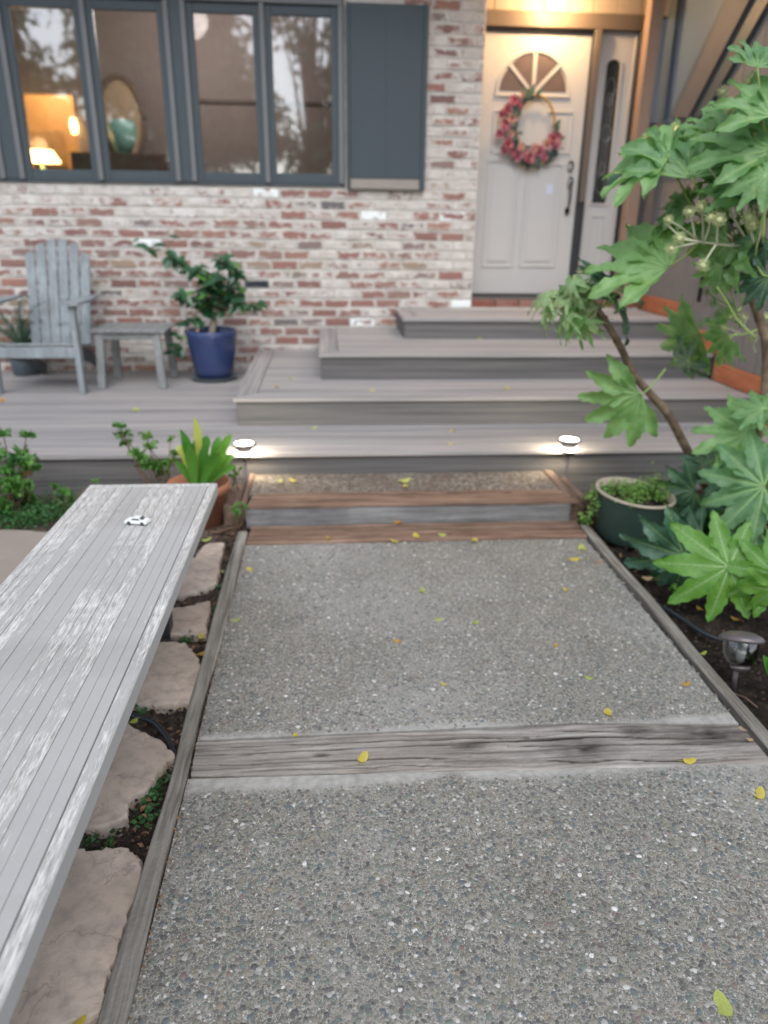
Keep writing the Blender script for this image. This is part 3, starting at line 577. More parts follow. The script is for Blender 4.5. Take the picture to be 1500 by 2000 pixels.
def panel(px0, px1, py0, py1, pm, parent=D, yy=YD, m='door', pyr=None):
    xa, xb = at(px0, pm, 1, yy).x, at(px1, pm, 1, yy).x; za, zb2 = at(px0, py1, 1, yy).z, at(px0, py0, 1, yy).z
    p = MB(); t = .016
    for (a, b, c, d) in ((xa, xb, za, za+t), (xa, xb, zb2-t, zb2), (xa, xa+t, za+t+.0004, zb2-t-.0004), (xb-t, xb, za+t+.0004, zb2-t-.0004)): p.box(a, b, yy-.010, yy-.0003, c, d, b=.005)
    p.box(xa+.05, xb-.05, yy-.008, yy-.0004, za+.05, zb2-.05, b=.006)
    p.build('panel_moulding', M[m], parent)
panel(946, 1008, 312, 522, 420); panel(1020, 1092, 318, 522, 420)
panel(962, 1014, 214, 300, 250); panel(1066, 1118, 216, 300, 250)
hd = MB(); p = at(1114, 324, 1, YD-.012); hd.lathe([(0, -.014), (.020, -.012), (.026, 0), (.028, .014)], p, 20, R=Matrix.Rotation(math.radians(90), 3, 'X'), sy=1.5)
hd.build('deadbolt', M['black'], D)
hd = MB(); p = at(1113, 357, 1, YD-.01); q = at(1107, 412, 1, YD-.01)
hd.lathe([(0, -.012), (.020, -.010), (.025, 0), (.027, .012)], p, 20, R=Matrix.Rotation(math.radians(90), 3, 'X'), sy=1.8)
hd.lathe([(0, -.010), (.016, -.008), (.020, 0), (.022, .012)], q, 20, R=Matrix.Rotation(math.radians(90), 3, 'X'), sy=1.4)
hd.tube([p+Vector((0, -.01, 0)), p+Vector((0, -.05, -.03)), (p+q)/2+Vector((.0, -.062, .0)), q+Vector((0, -.05, .04)), q+Vector((0, -.008, 0))], [.009, .010, .011, .009, .007], 8)
hd.build('door_handle', M['black'], D, smooth=True)
p = at(1073, 369, 1, YD-.003); pp = MB().box(p.x-.030, p.x+.030, YD-.0110, YD-.0085, p.z-.042, p.z+.036); pn = pp.build('notice', M['paper'], D)
# threshold, jambs, head
X = lambda px, py=250: at(px, py, 1, YD-.01).x
sx_0, sx_1 = X(1155), X(1226); zt_ = at(1200, 62, 1, YD).z
MB().box(dx1+.004, sx_0-.002, YD-.055, YD+.06, Z4, zt_+.0005, b=.004).build('door_jamb', M['jamb'], H)
MB().box(dx1+.010, sx_0-.008, YD-.070, YD-.0555, Z4+.9, zt_+.0005, b=.004).build('jamb_facing', M['jamb_brown'], H)
MB().box(sx_1+.002, sx_1+.075, YD-.055, YD+.06, Z4, zt_+.0005, b=.004).build('door_jamb', M['jamb'], H)
MB().box(XP-.1, sx_1+.075, YD-.06, YD+.06, zt_+.001, zt_+.115, b=.004).build('door_head', M['jamb_brown'], H)
MB().box(XP-.1, dx1+.003, YD-.03, YD+.05, dz1+.003, zt_+.0005, b=.003).build('door_stop', M['jamb'], H)
MB().box(dx0, sx_1, YD-.02, YD+.06, dz0-.022, dz0-.003, b=.003).build('threshold', M['jamb'], H)
TH = MB().box(XP+.002, XR-.05, YW-.012, YD+.1, Z4-.05, Z4+.012).build('brick_threshold', M['mortar'], H)
x = XP+.01
while x < XR-.1:
    place('brick', red_me, TH, (x+.1, YW+.03, Z4+.045), rot=(0, 0, 0)); x += .215
MB().box(XP+.002, XR-.05, YD-.12, YD-.021, Z4+.0125, Z4+.075, b=.004).build('sill_board', M['jamb'], H)
# sidelight with an elongated glazed opening
SLt = MB(); gx0, gx1 = X(1171), X(1200); gz0, gz1 = at(1170, 397, 1, YD).z, at(1200, 115, 1, YD).z; gr = (gx1-gx0)/2; gc = (gx0+gx1)/2
top = [(gc+gr*math.cos(math.radians(a)), gz1-gr+gr*math.sin(math.radians(a))) for a in range(0, 181, 15)]
n = len(top); poly_in = [(gx1, gz0)]+top+[(gx0, gz0)]
out = [(sx_1, gz0)]+[(sx_1, gz1-gr)]+[(sx_1-(sx_1-sx_0)*i/(n-3), zt_) for i in range(n-2)]+[(sx_0, gz1-gr)]+[(sx_0, gz0)]
vs = [(p[0], YD, p[1]) for p in poly_in]+[(p[0], YD, p[1]) for p in out]; k = len(poly_in)
vs += [(p[0], YD+.03, p[1]) for p in poly_in]
SLt.add(vs, [(i, i+1, k+i+1, k+i) for i in range(k-1)]+[(i, i+1, 2*k+i+1, 2*k+i) for i in range(k-1)]+[(0, k-1, 3*k-1, 2*k)])
SLt.box(sx_0, sx_1, YD, YD+.04, dz0, gz0-.0002)
SD = SLt.build('sidelight', M['door'], H, pivot=(gc, YD, gz0))
rm = MB(); strip(rm, [(gx1+.008, gz0)]+[(gc+(p[0]-gc)*1.05+0, p[1]+.004) for p in top]+[(gx0-.008, gz0)], .016, YD-.012, YD-.0002)
rm.box(gx0-.016, gx1+.016, YD-.0122, YD-.0003, gz0-.018, gz0-.001, b=.002); rm.build('glazing_rim', M['door'], SD)
strip_f = MB(); strip_f.box(sx_0+.004, sx_0+.022, YD-.014, YD-.0004, dz0+.02, zt_-.01, b=.004).box(sx_1-.022, sx_1-.004, YD-.014, YD-.0004, dz0+.02, zt_-.01, b=.004); strip_f.build('edge_moulding', M['door'], SD)
MB().prism(poly_in, 1, YD+.012, YD+.016).build('pane', M['darkpane'], SD)
cm = MB()
for dx in (-.45, 0, .45): cm.tube([(gc+dx*gr*1.1, YD+.009, gz0+.22), (gc+dx*gr*.8, YD+.009, gz0+.55), (gc+dx*gr*1.1, YD+.009, gz1-.30)], .0035, 5)
def ell(cz, a, b): cm.tube([(gc+a*math.cos(t*.3927), YD+.008, cz+b*math.sin(t*.3927)) for t in range(17)], .003, 5)
for cz, a, b in ((gz0+.16, gr*.6, .08), (gz1-.22, gr*.6, .08), (gz1-.30, gr*.3, .05), ((gz0+gz1)/2, gr*.75, .06), (gz0+.28, gr*.35, .05)): ell(cz, a, b)
cm.build('came', M['came'], SD)
panel(1150, 1176, 420, 520, 460, SD)
# siding above the door
tz0 = zt_+.116
for i, xx in enumerate(np.arange(XP-.1, XR-.02, .205)):
    MB().box(xx+.003, min(xx+.202, XR-.02), YD-.02, YD+.06, tz0, 2.5*U, b=.003).build('siding_board', M['siding_w'], H, pivot=(xx, YD, tz0))
# post beside the sidelight
qx0, qx1 = at(1249, 200, 1, YW-.05).x, at(1290, 200, 1, YW-.05).x
MB().box(qx0, qx0+.11, YW-.05, YW+.06, Z4+.02, 2.5*U, b=.006).build('post', M['post'], H, pivot=(qx0, YW, Z4))
# side wall of vertical boards
YS0 = 2.3*U
SW = MB().box(XR+.014, XR+.16, YS0, YD+.25, 0, 2.6*U).build('side_wall', M['siding'], H, pivot=(XR, YS0, 0))
y = YS0
while y < YD+.1:
    MB().box(XR, XR+.0135, y+.004, y+.199, .02, 2.6*U, b=.003).build('siding_board', M['siding'], SW, pivot=(XR, y, 0)); y += .203
# grey-blue upper panel and the slanting beam over it
def wallpoly(name, pts, x0, x1, m):
    q = [at(px, py, 0, XR) for px, py in pts]; mb = MB().prism([(p.y, p.z) for p in q], 0, x0, x1); return mb.build(name, M[m], H)
wallpoly('upper_panel', [(1309, -60), (1500, -60), (1318, 240), (1262, 240)], XR-.014, XR-.001, 'panel')
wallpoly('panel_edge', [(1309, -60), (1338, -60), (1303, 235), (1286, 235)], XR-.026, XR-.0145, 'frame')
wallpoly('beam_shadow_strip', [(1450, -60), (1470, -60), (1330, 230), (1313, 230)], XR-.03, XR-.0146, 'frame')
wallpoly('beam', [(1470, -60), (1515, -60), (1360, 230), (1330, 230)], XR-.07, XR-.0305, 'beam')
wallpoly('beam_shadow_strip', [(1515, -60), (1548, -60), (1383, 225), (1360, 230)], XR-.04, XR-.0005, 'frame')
MB().box(XP-.3, XR+.2, YW-1.0, YD+.3, 2.5*U+.004, 2.6*U).box(-4.2, XP-.3, YW-.75, YW+.3, 2.5*U, 2.6*U).build('eave', M['eave'], H)
# stepped redwood board following the stairs along the side wall
tr = MB(); hb = .115
tiers = [(YD-.05, YN[3]-.02, Z4), (YN[3]-.02, YN[2]-.02, Z3), (YN[2]-.02, YN[1]-.08, Z2), (YN[1]-.08, YN[0], Z1)]
for i, (ya, yb_, zz) in enumerate(tiers):
    tr.box(XR-.028, XR-.002, yb_-(.09 if i < 3 else 0), ya-(.0905 if i else 0), zz+.003, zz+hb*1.15, b=.004)
    if i < 3:
        zn = tiers[i+1][2]; tr.box(XR-.029, XR-.0025, yb_-.09, yb_-.0045, zn+.003, zz+.0025, b=.004)
tr.build('stair_skirting', M['redwood'], H)
# ---- room behind the windows
YB = YW+2.6
R_ = MB()
ox0, ox1, oz1 = at(50, 250, 1, YB).x, at(149, 250, 1, YB).x, at(100, 183, 1, YB).z
XRr = XP-.1
R_.box(-9, ox0, YB, YB+.1, -.5, 4).box(ox1, XRr, YB, YB+.1, -.5, 4).box(ox0, ox1, YB, YB+.1, oz1, 4)
R_.box(-9, XRr, YW+.25, YB, 3.7, 3.8).box(-9, XRr, YW+.25, YB+2, -.4, -.3).box(XRr, XRr+.05, YW+.25, YB+.1, -.4, 3.8).box(-9.1, -9, YW+.25, YB+.1, -.4, 3.8)
structure('room', R_, M['room'])
R2 = MB(); R2.box(ox0-2.5, ox1+1.2, YB+1.8, YB+1.9, -.4, 4).box(ox0-2.5, ox0-2.4, YB+.1, YB+1.8, -.4, 4).box(ox1+1.1, ox1+1.2, YB+.1, YB+1.8, -.4, 4).box(ox0-2.5, ox1+1.2, YB+.1, YB+1.9, 3.4, 3.5)
structure('lit_room', R2, M['roomlit'])
lamp('room_light', (-1.2, YW+1.4, 3.2), 38, (1, .90, .84), .15)
p = at(300, 195, 1, YB); structure('wall_rail', MB().box(at(330, 195, 1, YB).x, XRr-.01, YB-.03, YB-.002, p.z-.02, p.z+.015), M['mframe'])
def room_lamp(px, py, Y, lab, sc=1.):
    c = at(px, py, 1, Y); t = thing('table_lamp', lab, 'lamp', c-Vector((0, 0, .5)))
    MB().lathe([(.13*sc, .07*sc), (.20*sc, -.05*sc)], c, 24).build('lamp_shade', M['shade'], t, smooth=True)
    MB().lathe([(0, -.5), (.09, -.5), (.08, -.46), (.03, -.4), (.06, -.25), (.02, -.1), (.01, 0)], c, 16).build('base', M['teal'], t, smooth=True)
    MB().box(c.x-.4, c.x+.4, Y-.25, Y+.25, c.z-.56, c.z-.502).box(c.x-.35, c.x-.3, Y-.2, Y-.15, -.3, c.z-.56).box(c.x+.3, c.x+.35, Y-.2, Y-.15, -.3, c.z-.56).build('stand', M['mframe'], t)
    return c, t
c, t = room_lamp(80, 307, YB-.15, 'lit lamp with glowing shade inside the room, low in the left window'); lamp('bulb', c+Vector((0, 0, .12)), 9, (1, .62, .28), .08, t)
c, t = room_lamp(-8, 312, YB-.15, 'lit lamp at the left edge of the photo, seen through the leftmost window', .9); lamp('bulb', c+Vector((0, 0, .12)), 5, (1, .62, .28), .08, t)
c = at(100, 215, 1, YB+1.2); t = thing('ceiling_lamp', 'small round ceiling lamp lighting the room beyond the open doorway', 'lamp', (c.x, c.y, 3.3)); MB().lathe([(0, -.1), (.1, -.08), (.16, 0)], (c.x, c.y, 3.38), 20).build('shade', M['shade'], t, smooth=True); lamp('bulb', (c.x, c.y, 3.15), 26, (1, .62, .32), .1, t)
# doorway details: small wall lamp and framed picture seen through the opening
c = at(144, 245, 1, YB-.06); t = thing('wall_sconce', 'small glowing wall sconce at the doorway edge inside the room', 'sconce', c); MB().lathe([(0, .08), (.03, .07), (.045, 0), (.03, -.08), (0, -.09)], c, 14).build('shade', M['shade'], t, smooth=True)
c = at(105, 285, 1, YB+1.79); tag(MB().box(c.x-.3, c.x+.15, c.y-.03, c.y-.001, c.z-.25, c.z+.18, b=.01).build('framed_picture', M['mglass']), 'framed picture on the bright wall seen through the left window', 'picture')
# oval mirror and teal vase
c = at(238, 235, 1, YB-.05); t = thing('oval_mirror', 'oval mirror in a dark frame on the room wall, behind the second pane', 'mirror', c)
el = [(c.x+.22*math.cos(a*math.pi/16), c.z+.40*math.sin(a*math.pi/16)) for a in range(32)]
MB().prism(el, 1, YB-.045, YB-.02).build('mirror_glass', M['mglass'], t)
MB().tube([(c.x+.235*math.cos(a*math.pi/16), YB-.05, c.z+.42*math.sin(a*math.pi/16)) for a in range(33)], .03, 8).build('frame', M['mframe2'], t, smooth=True)
v = at(240, 268, 1, YB-.35); t = thing('vase', 'teal rounded vase in front of the oval mirror inside the room', 'vase', v-Vector((0, 0, .17)))
MB().lathe([(0, -.17), (.07, -.17), (.13, -.02), (.15, .1), (.12, .16), (.10, .16)], v, 24).build('body', M['teal'], t, smooth=True)
tag(MB().box(v.x-.5, v.x+.5, YB-.6, YB-.06, -.3, v.z-.172, b=.01).build('cabinet', M['mframe']), 'dark cabinet under the oval mirror inside the room', 'cabinet')
# porch lamp
c = at(1086, -6, 1, YD-.16); t = thing('porch_lamp', 'lit porch lamp glowing warm above the front door', 'lamp', (c.x, YD-.02, c.z+.12))
MB().lathe([(0, -.075), (.035, -.068), (.062, -.03), (.070, .02), (.055, .07), (.05, .085)], c, 24).build('globe', M['globe'], t, smooth=True)
mb = MB().lathe([(.055, .084), (.075, .086), (.06, .12), (.02, .14), (0, .145)], c, 24); mb.tube([c+Vector((0, 0, .13)), c+Vector((0, .07, .16)), c+Vector((0, .138, .12))], .012, 8); mb.lathe([(0, 0), (.05, .0), (.055, .015)], c+Vector((0, .125, .12)), 20, R=Matrix.Rotation(math.radians(90), 3, 'X')); mb.build('bracket', M['black'], t, smooth=True)
lamp('bulb', c+Vector((0, -.09, -.03)), 25, (1, .60, .28), .05, t)
# handrail end on the side wall
a = at(1246, 332, 0, XR-.07); b_ = a+Vector((0, -1.5, 0)); t = thing('handrail', 'short black handrail along the taupe side wall beside the door', 'handrail', a)
MB().tube([a, b_], .022, 10).build('rail', M['black'], t, smooth=True)
for q in (a, b_): MB().tube([q+Vector((0, 0, -.01)), q+Vector((0, 0, -.6 if q is a else -1.0))], .016, 8).build('upright', M['black'], t, smooth=True)
# wreath on the door
wc = at(1046, 246, 1, YD-.045); W_ = thing('wreath', 'round twig wreath with pink flowers and dusty leaves hanging on the front door', 'wreath', wc); rw = .165
mb = MB()
for k in range(3):
    ph = k*2.1; mb.tube([(wc.x+(rw+.006*math.sin(a*.9+ph))*math.cos(a*math.pi/20), wc.y+.006*math.cos(a*1.1+ph), wc.z+(rw*1.36+.006*math.cos(a*.8+ph))*math.sin(a*math.pi/20)) for a in range(41)], .0055, 6)
mb.build('twig_hoop', M['hoop'], W_, smooth=True)
def petal_me(name, m, n=9, R0=.035):
    mb = MB(); rr = random.Random(n)
    for ring, (cnt, rad, tilt) in enumerate(((n, R0, .35), (n-2, R0*.75, .8), (5, R0*.5, 1.25))):
        for i in range(cnt):
            a = 2*math.pi*i/cnt+ring*.4+rr.uniform(-.2, .2); d = Vector((math.cos(a)*math.cos(tilt), -math.sin(tilt), math.sin(a)*math.cos(tilt))); s_ = Vector((-math.sin(a), 0, math.cos(a)))
            wd = rad*.42; mb.add([(0, 0, 0), d*rad*.55+s_*wd, d*rad*.95+s_*wd*.6, d*rad*1.05, d*rad*.95-s_*wd*.6, d*rad*.55-s_*wd], [(0, 1, 2, 3), (0, 3, 4, 5)])
    return mb.mesh(name, m, True)
pm = [petal_me('flower', M['pink'], 9), petal_me('flower', M['peach'], 8)]
for (px, py, s_, k) in [(1004, 196, .9, 0), (992, 214, 1.1, 0), (1000, 232, 1., 1), (987, 244, 1.0, 0), (992, 282, 1.2, 0), (1012, 302, 1.1, 0), (1034, 306, 1.25, 0), (1053, 298, 1.1, 0), (1068, 284, 1.1, 1), (1080, 272, 1.2, 0), (1045, 290, .9, 1), (985, 290, .9, 0), (1018, 288, .8, 1), (1090, 266, .7, 0), (1022, 186, .6, 1), (980, 222, .7, 0), (1012, 205, .8, 0), (976, 262, .8, 0), (1002, 296, .9, 0), (1026, 296, .9, 1), (1062, 306, .8, 0), (1086, 284, .8, 0), (998, 262, .7, 1)]:
    p = at(px, py, 1, wc.y-.02); place('flower', pm[k], W_, p, rot=(random.uniform(-.3, .3), random.uniform(0, 6), random.uniform(-.3, .3)), scale=s_*1.45)
def leaf_mb(L=1, wd=.4, n=5, fold=.18, droop=.25, tipw=.0, tooth=0):
    """a folded, drooping leaf along +Y with its face to +Z"""
    mb = MB(); vs = []
    for i in range(n+1):
        t = i/n; hw = wd*.5*math.sin(math.pi*min(1, t**.8*.97+.03))+tipw*t*0; z = -droop*t*t*L; y_ = L*t
        vs += [(-hw*L, y_, z+fold*hw*L*2), (0, y_, z), (hw*L, y_, z+fold*hw*L*2)]
    fs = []
    for i in range(n): a = i*3; fs += [(a, a+1, a+4, a+3), (a+1, a+2, a+5, a+4)]
    mb.add(vs, fs); return mb
wl = leaf_mb(.05, .45, 3).mesh('leaf', M['wleaf'], True)
def orient(d, up):
    """rotation taking +Y to d with +Z near up"""
    d = Vector(d).normalized(); up = Vector(up); up = (up-d*up.dot(d)); up = up.normalized() if up.length > 1e-4 else d.orthogonal().normalized(); x = d.cross(up)
    return Matrix((x, d, up)).transposed()
for k in range(150):
    a = random.choice([random.gauss(150, 22), random.gauss(215, 25), random.gauss(270, 25), random.gauss(325, 20)]); ar = math.radians(a)
    p = wc+Vector((rw*math.cos(ar), -.008-random.random()*.02, rw*1.36*math.sin(ar))); b = ar+random.gauss(0, .9)
    place('leaf', wl, W_, p, rot=orient((math.cos(b), random.uniform(-.3, 0), math.sin(b)), (random.uniform(-.4, .4), -1, random.uniform(-.3, .3))), scale=random.uniform(1.0, 2.7))
# ------------------------------------------------------------------ furniture on the deck
# low-slung slatted armchair
cy = 3.97*U; xa, xb = -1.712*U, -1.296*U; xm = (xa+xb)/2; CHm = M['chair']
Cc = thing('adirondack_chair', 'grey green slatted armchair with rounded fan back, standing on the deck against the brick wall', 'chair', (xm, cy, Z1))
for x in (xa, xb): MB().bar((x+(.012 if x == xb else -.012), cy-.02, Z1), (x, cy+.02, .60*U), .075, .042, up=(1, 0, 0), b=.003).build('front_leg', CHm, Cc)
MB().box(xa+.013, xb-.013, cy-.022, cy+.0, .335*U, .392*U, b=.004).build('front_rail', CHm, Cc)
for k in range(5): MB().obox((xm, cy+.035+k*.078, .400*U-.012*k-.0), (.288, .034, .009), Matrix.Rotation(-.16, 3, 'X'), b=.003).build('seat_slat', CHm, Cc)
for x in (xa+.045, xb-.045):
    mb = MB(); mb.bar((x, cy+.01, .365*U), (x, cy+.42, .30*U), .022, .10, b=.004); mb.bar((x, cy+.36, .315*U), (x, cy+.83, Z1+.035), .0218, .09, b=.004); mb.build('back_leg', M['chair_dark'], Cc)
bx0, bx1 = -1.665*U, -1.325*U; nS = 6; yb0, yb1 = 4.33*U, 4.50*U; zb0, zb1 = .345*U, .915*U; pit = (bx1-bx0)/nS
for k in range(nS):
    t_ = (k+.5)/nS*2-1; hgt = zb1-.02-.15*abs(t_)**2; fan = 1.06; xc = (bx0+bx1)/2
    p = Vector((xc+t_*(bx1-bx0)/2*.96, yb0, zb0)); q = Vector((xc+t_*(bx1-bx0)/2*fan, yb0+(yb1-yb0)*(hgt-zb0)/(zb1-zb0), hgt))
    mb = MB(); mb.bar(p, q, .018, pit-.008, up=(1, 0, 0), b=.003)
    # rounded top
    dq = (q-p).normalized(); hw = (pit-.008)/2; nn = [q+Vector((hw*math.cos(a), -.009, 0))+dq*hw*(.42*math.sin(a)-(.75*t_*math.cos(a))) for a in [i*math.pi/6 for i in range(7)]]
    mb.add(nn+[v_+Vector((0, .018, 0)) for v_ in nn], [tuple(range(7)), tuple(range(7, 14))[::-1]]+[(i, i+1, i+8, i+7) for i in range(6)])
    mb.build('back_slat', CHm, Cc)
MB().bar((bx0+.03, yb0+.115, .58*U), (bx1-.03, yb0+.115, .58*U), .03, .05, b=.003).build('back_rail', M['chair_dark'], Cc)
for x, sg in ((xa, -1), (xb, 1)):
    p = [(x-.065, cy-.06), (x+.065, cy-.06), (x+.07, cy+.22), (x+.03, cy+.62), (x-.03, cy+.62), (x-.07, cy+.22)]
    MB().prism(p, 2, .602*U, .602*U+.020).build('armrest', CHm, Cc)
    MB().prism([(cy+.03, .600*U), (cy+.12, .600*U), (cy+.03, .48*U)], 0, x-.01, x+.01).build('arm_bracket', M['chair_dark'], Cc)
# small side table
tx0, tx1, ty0, ty1, tz = -1.262*U, -.862*U, 4.07*U, 4.42*U, .462*U
T = thing('side_table', 'small square slatted grey side table between the armchair and the blue pot', 'table', ((tx0+tx1)/2, (ty0+ty1)/2, Z1))
nb = 9; pw = (tx1-tx0)/nb
for k in range(nb): MB().box(tx0+k*pw+.002, tx0+(k+1)*pw-.002, ty0, ty1, tz-.018, tz, b=.003).build('slat', M['table'], T, pivot=(tx0+k*pw, ty0, tz))
mb = MB().box(tx0+.05, tx1-.05, ty0+.03, ty0+.05, tz-.075, tz-.019, b=.003).box(tx0+.05, tx1-.05, ty1-.05, ty1-.03, tz-.075, tz-.019, b=.003); mb.build('apron', M['table'], T)
for (x, y, sx, sy) in ((tx0+.075, ty0+.045, -1, -1), (tx1-.075, ty0+.045, 1, -1), (tx0+.075, ty1-.045, -1, 1), (tx1-.075, ty1-.045, 1, 1)):
    MB().bar((x+sx*.022-.012*0, y+sy*.03, Z1), (x, y, tz-.0185), .06, .045, up=(0, 1, 0), b=.004).build('leg', M['table'], T)
# blue pot with saucer and the leafy plant in it
pc = Vector((-.655*U, 4.33*U, Z1)); pt = thing('blue_pot', 'glazed cobalt blue pot standing by the brick wall on the deck', 'pot', pc+Vector((0, 0, .03)))
MB().lathe([(0, .03), (.145, .03), (.160, .08), (.190, .24), (.205, .36), (.210, .40), (.203, .415), (.192, .41), (.186, .36), (.17, .34), (0, .335)], pc, 40).build('body', M['blue'], pt, smooth=True)
rg = MB()
for z in (.33, .365): rg.tube([(pc.x+(.2035+(z-.33)*.1)*math.cos(a*math.pi/20), pc.y+(.2035+(z-.33)*.1)*math.sin(a*math.pi/20), pc.z+z) for a in range(41)], .004, 6)
rg.build('ridge', M['blue'], pt, smooth=True)
so_ = thing('plant_saucer', 'shallow grey blue saucer under the cobalt blue pot', 'saucer', pc)
MB().lathe([(0, .002), (.17, .002), (.195, .03), (.20, .034), (.192, .034), (.165, .014), (0, .012)], pc, 36).build('dish', M['saucer'], so_, smooth=True)
cl_me = [leaf_mb(.11, .5, 5, .14, .25).mesh('leaf', M['camellia'], True), leaf_mb(.10, .55, 5, .10, .35).mesh('leaf', M['camellia'], True), leaf_mb(.11, .5, 5, .1, .2).mesh('leaf', M['shrub'], True)]
K = thing('camellia', 'leggy dark green glossy-leaved shrub growing in the blue pot, one branch arching left', 'plant', pc+Vector((0, 0, .36)))
def branch(root, pts, r0_, r1_, m, name='stem', n=7):
    pts = [Vector(p) for p in pts]; sm_ = [pts[0]]
    for i in range(len(pts)-1):
        a, b, c0_, d = pts[max(0, i-1)], pts[i], pts[i+1], pts[min(len(pts)-1, i+2)]
        for s in (.33, .66, 1.0): sm_.append(.5*((2*b)+(c0_-a)*s+(2*a-5*b+4*c0_-d)*s*s+(3*b-a-3*c0_+d)*s**3))
    rr = [r0_+(r1_-r0_)*i/(len(sm_)-1) for i in range(len(sm_))]; MB().tube(sm_, rr, n).build(name, m, root, smooth=True); return sm_
s0 = pc+Vector((0, 0, .36)); YC = pc.y
branch(K, [s0, at(418, 620, 1, YC), at(420, 590, 1, YC)], .030, .020, M['bark2'], n=10)
tips = [[(418, 600), (405, 560), (370, 530), (340, 510), (322, 490), (300, 487)], [(420, 600), (415, 560), (395, 540), (385, 525)], [(425, 600), (445, 560), (458, 530), (440, 515), (430, 505)], [(424, 605), (455, 600), (480, 590), (500, 600)], [(416, 615), (385, 610), (360, 650), (345, 690)], [(420, 590), (430, 560), (425, 540)], [(340, 510), (328, 485), (345, 462)], [(418, 600), (380, 585), (350, 575)], [(425, 605), (450, 580), (475, 570)], [(418, 600), (400, 575), (410, 545)], [(300, 487), (280, 482), (262, 470)]]
for ti, tp in enumerate(tips):
    dY = random.uniform(-.22, .16); pts = [at(px, py, 1, YC+dY*i/(len(tp)-1)) for i, (px, py) in enumerate(tp)]
    sm_ = branch(K, pts, .007, .003, M['stem'], 'twig', 5)
    nL = {0: 30, 3: 22, 4: 30, 6: 5, 10: 4}.get(ti, 34)
    for k in range(nL):
        i = random.randrange(max(1, len(sm_)//4), len(sm_)); q = sm_[i]+Vector([random.gauss(0, .022) for _ in range(3)]); a = random.uniform(0, 6.28)
        d = Vector((math.cos(a), math.sin(a)*.7-.15, random.uniform(-.75, .45)))
        place('leaf', cl_me[2 if random.random() < .1 else random.randrange(2)], K, q, rot=orient(d, (random.uniform(-.4, .4), -.7, 1)), scale=random.uniform(.7, 1.25))
p = at(353, 800-0, 1, YC)
# feathery fern behind the armchair
fc = Vector((-1.78*U, 4.50*U, Z1)); t = thing('asparagus_fern', 'wispy feathery green plant half hidden behind the left arm of the armchair', 'plant', fc)
MB().lathe([(0, 0), (.10, 0), (.13, .2), (.135, .22), (.12, .2), (0, .19)], fc, 24).build('pot', M['saucer'], t, smooth=True)
fm = MB(); rr = random.Random(4)
for k in range(60):
    a = rr.uniform(0, 6.28); L = rr.uniform(.35, .80); d = Vector((math.cos(a)*rr.uniform(.3, 1), math.sin(a)*rr.uniform(.2, .7), rr.uniform(.5, 1.4))).normalized(); b = fc+Vector((0, 0, .2)); pv = b
    for i in range(14):
        u_ = (i+1)/14; q = b+d*L*u_+Vector((math.cos(a), math.sin(a)*.5, -1.))*(u_*u_*L*.35); fm.tube([pv, q], .0015, 3, cap=False); pv = q
        for s in range(5):
            e = Vector([rr.gauss(0, 1) for _ in range(3)]).normalized()*.035; e2 = e.orthogonal().normalized()*.0022; fm.add([q+e2, q+e, q-e2], [(0, 1, 2)])
fm.build('frond', M['fern'], t)
# ------------------------------------------------------------------ painted bench
bz = .31*U; bX0, bX1, bY0, bY1 = at(177, 945, 2, bz).x, at(422, 950, 2, bz).x, -.35, at(300, 945, 2, bz).y
B = thing('bench', 'long grey slatted bench with peeling weathered paint in the left foreground', 'bench', ((bX0+bX1)/2, bY1-.9, 0))
nb = 15; wds = [random.uniform(.65, 1.3) for _ in range(nb)]; tot = sum(wds); x = bX0+.002
for k in range(nb):
    wk = (bX1-bX0-.036)*wds[k]/tot; MB().box(x+.0004, x+wk-.0004, bY0, bY1-.030, bz-.03+random.uniform(-.001, .001), bz+random.uniform(-.0012, .0008), b=.0013).build('slat', M['bench'], B, pivot=(x, bY1, bz)); x += wk
MB().box(x+.001, bX1, bY0, bY1-.030, bz-.048, bz-.0005, b=.003).build('side_rail', M['bench'], B, pivot=(x, bY1, bz))
MB().box(bX0, bX1, bY1-.0285, bY1, bz-.048, bz, b=.003).build('end_rail', M['bench'], B, pivot=(x, bY1, bz))
MB().box(bX0, bX0+.03, bY0, bY1-.030, bz-.048, bz-.0325, b=.003).build('side_rail', M['bench'], B)
for y in (2.50, .5):
    for xx in (bX0+.12, bX1-.185): MB().box(xx-.035, xx+.035, y-.035, y+.035, -.03, bz-.05, b=.004).build('leg', M['jamb'] if xx > -.8 else M['bench'], B)
    MB().box(bX0+.04, bX1-.04, y+.036, y+.07, bz-.14, bz-.05, b=.004).build('cross_rail', M['jamb'], B)
# toy car on the bench
tc = at(269, 1023, 2, bz+.001); tc.z = bz+.0012; t = thing('toy_car', 'tiny white toy car on the grey bench top', 'toy car', tc)
Rz = Matrix.Rotation(math.radians(-12), 3, 'Z'); k_ = .041
prof = [(-1, .16), (-1, .36), (-.93, .42), (-.45, .47), (-.22, .66), (.30, .66), (.62, .46), (.95, .42), (1, .30), (1, .16)]
mb = MB(); nP = len(prof); vs = []
for yy, ins in ((-.43, .0), (-.38, .0), (.38, .0), (.43, .0)):
    for px_, pz_ in prof:
        q = pz_-(.04 if abs(yy) > .4 and pz_ > .3 else 0); y2 = yy*(1-.18*max(0, (pz_-.42)/.24)); vs.append(tc+Rz@(Vector((px_, y2, q))*k_))
mb.add(vs, [tuple(range(nP))[::-1], tuple(range(3*nP, 4*nP))]+[(j*nP+i, j*nP+(i+1) % nP, (j+1)*nP+(i+1) % nP, (j+1)*nP+i) for j in range(3) for i in range(nP)]); mb.build('body', M['white'], t)
mb = MB()
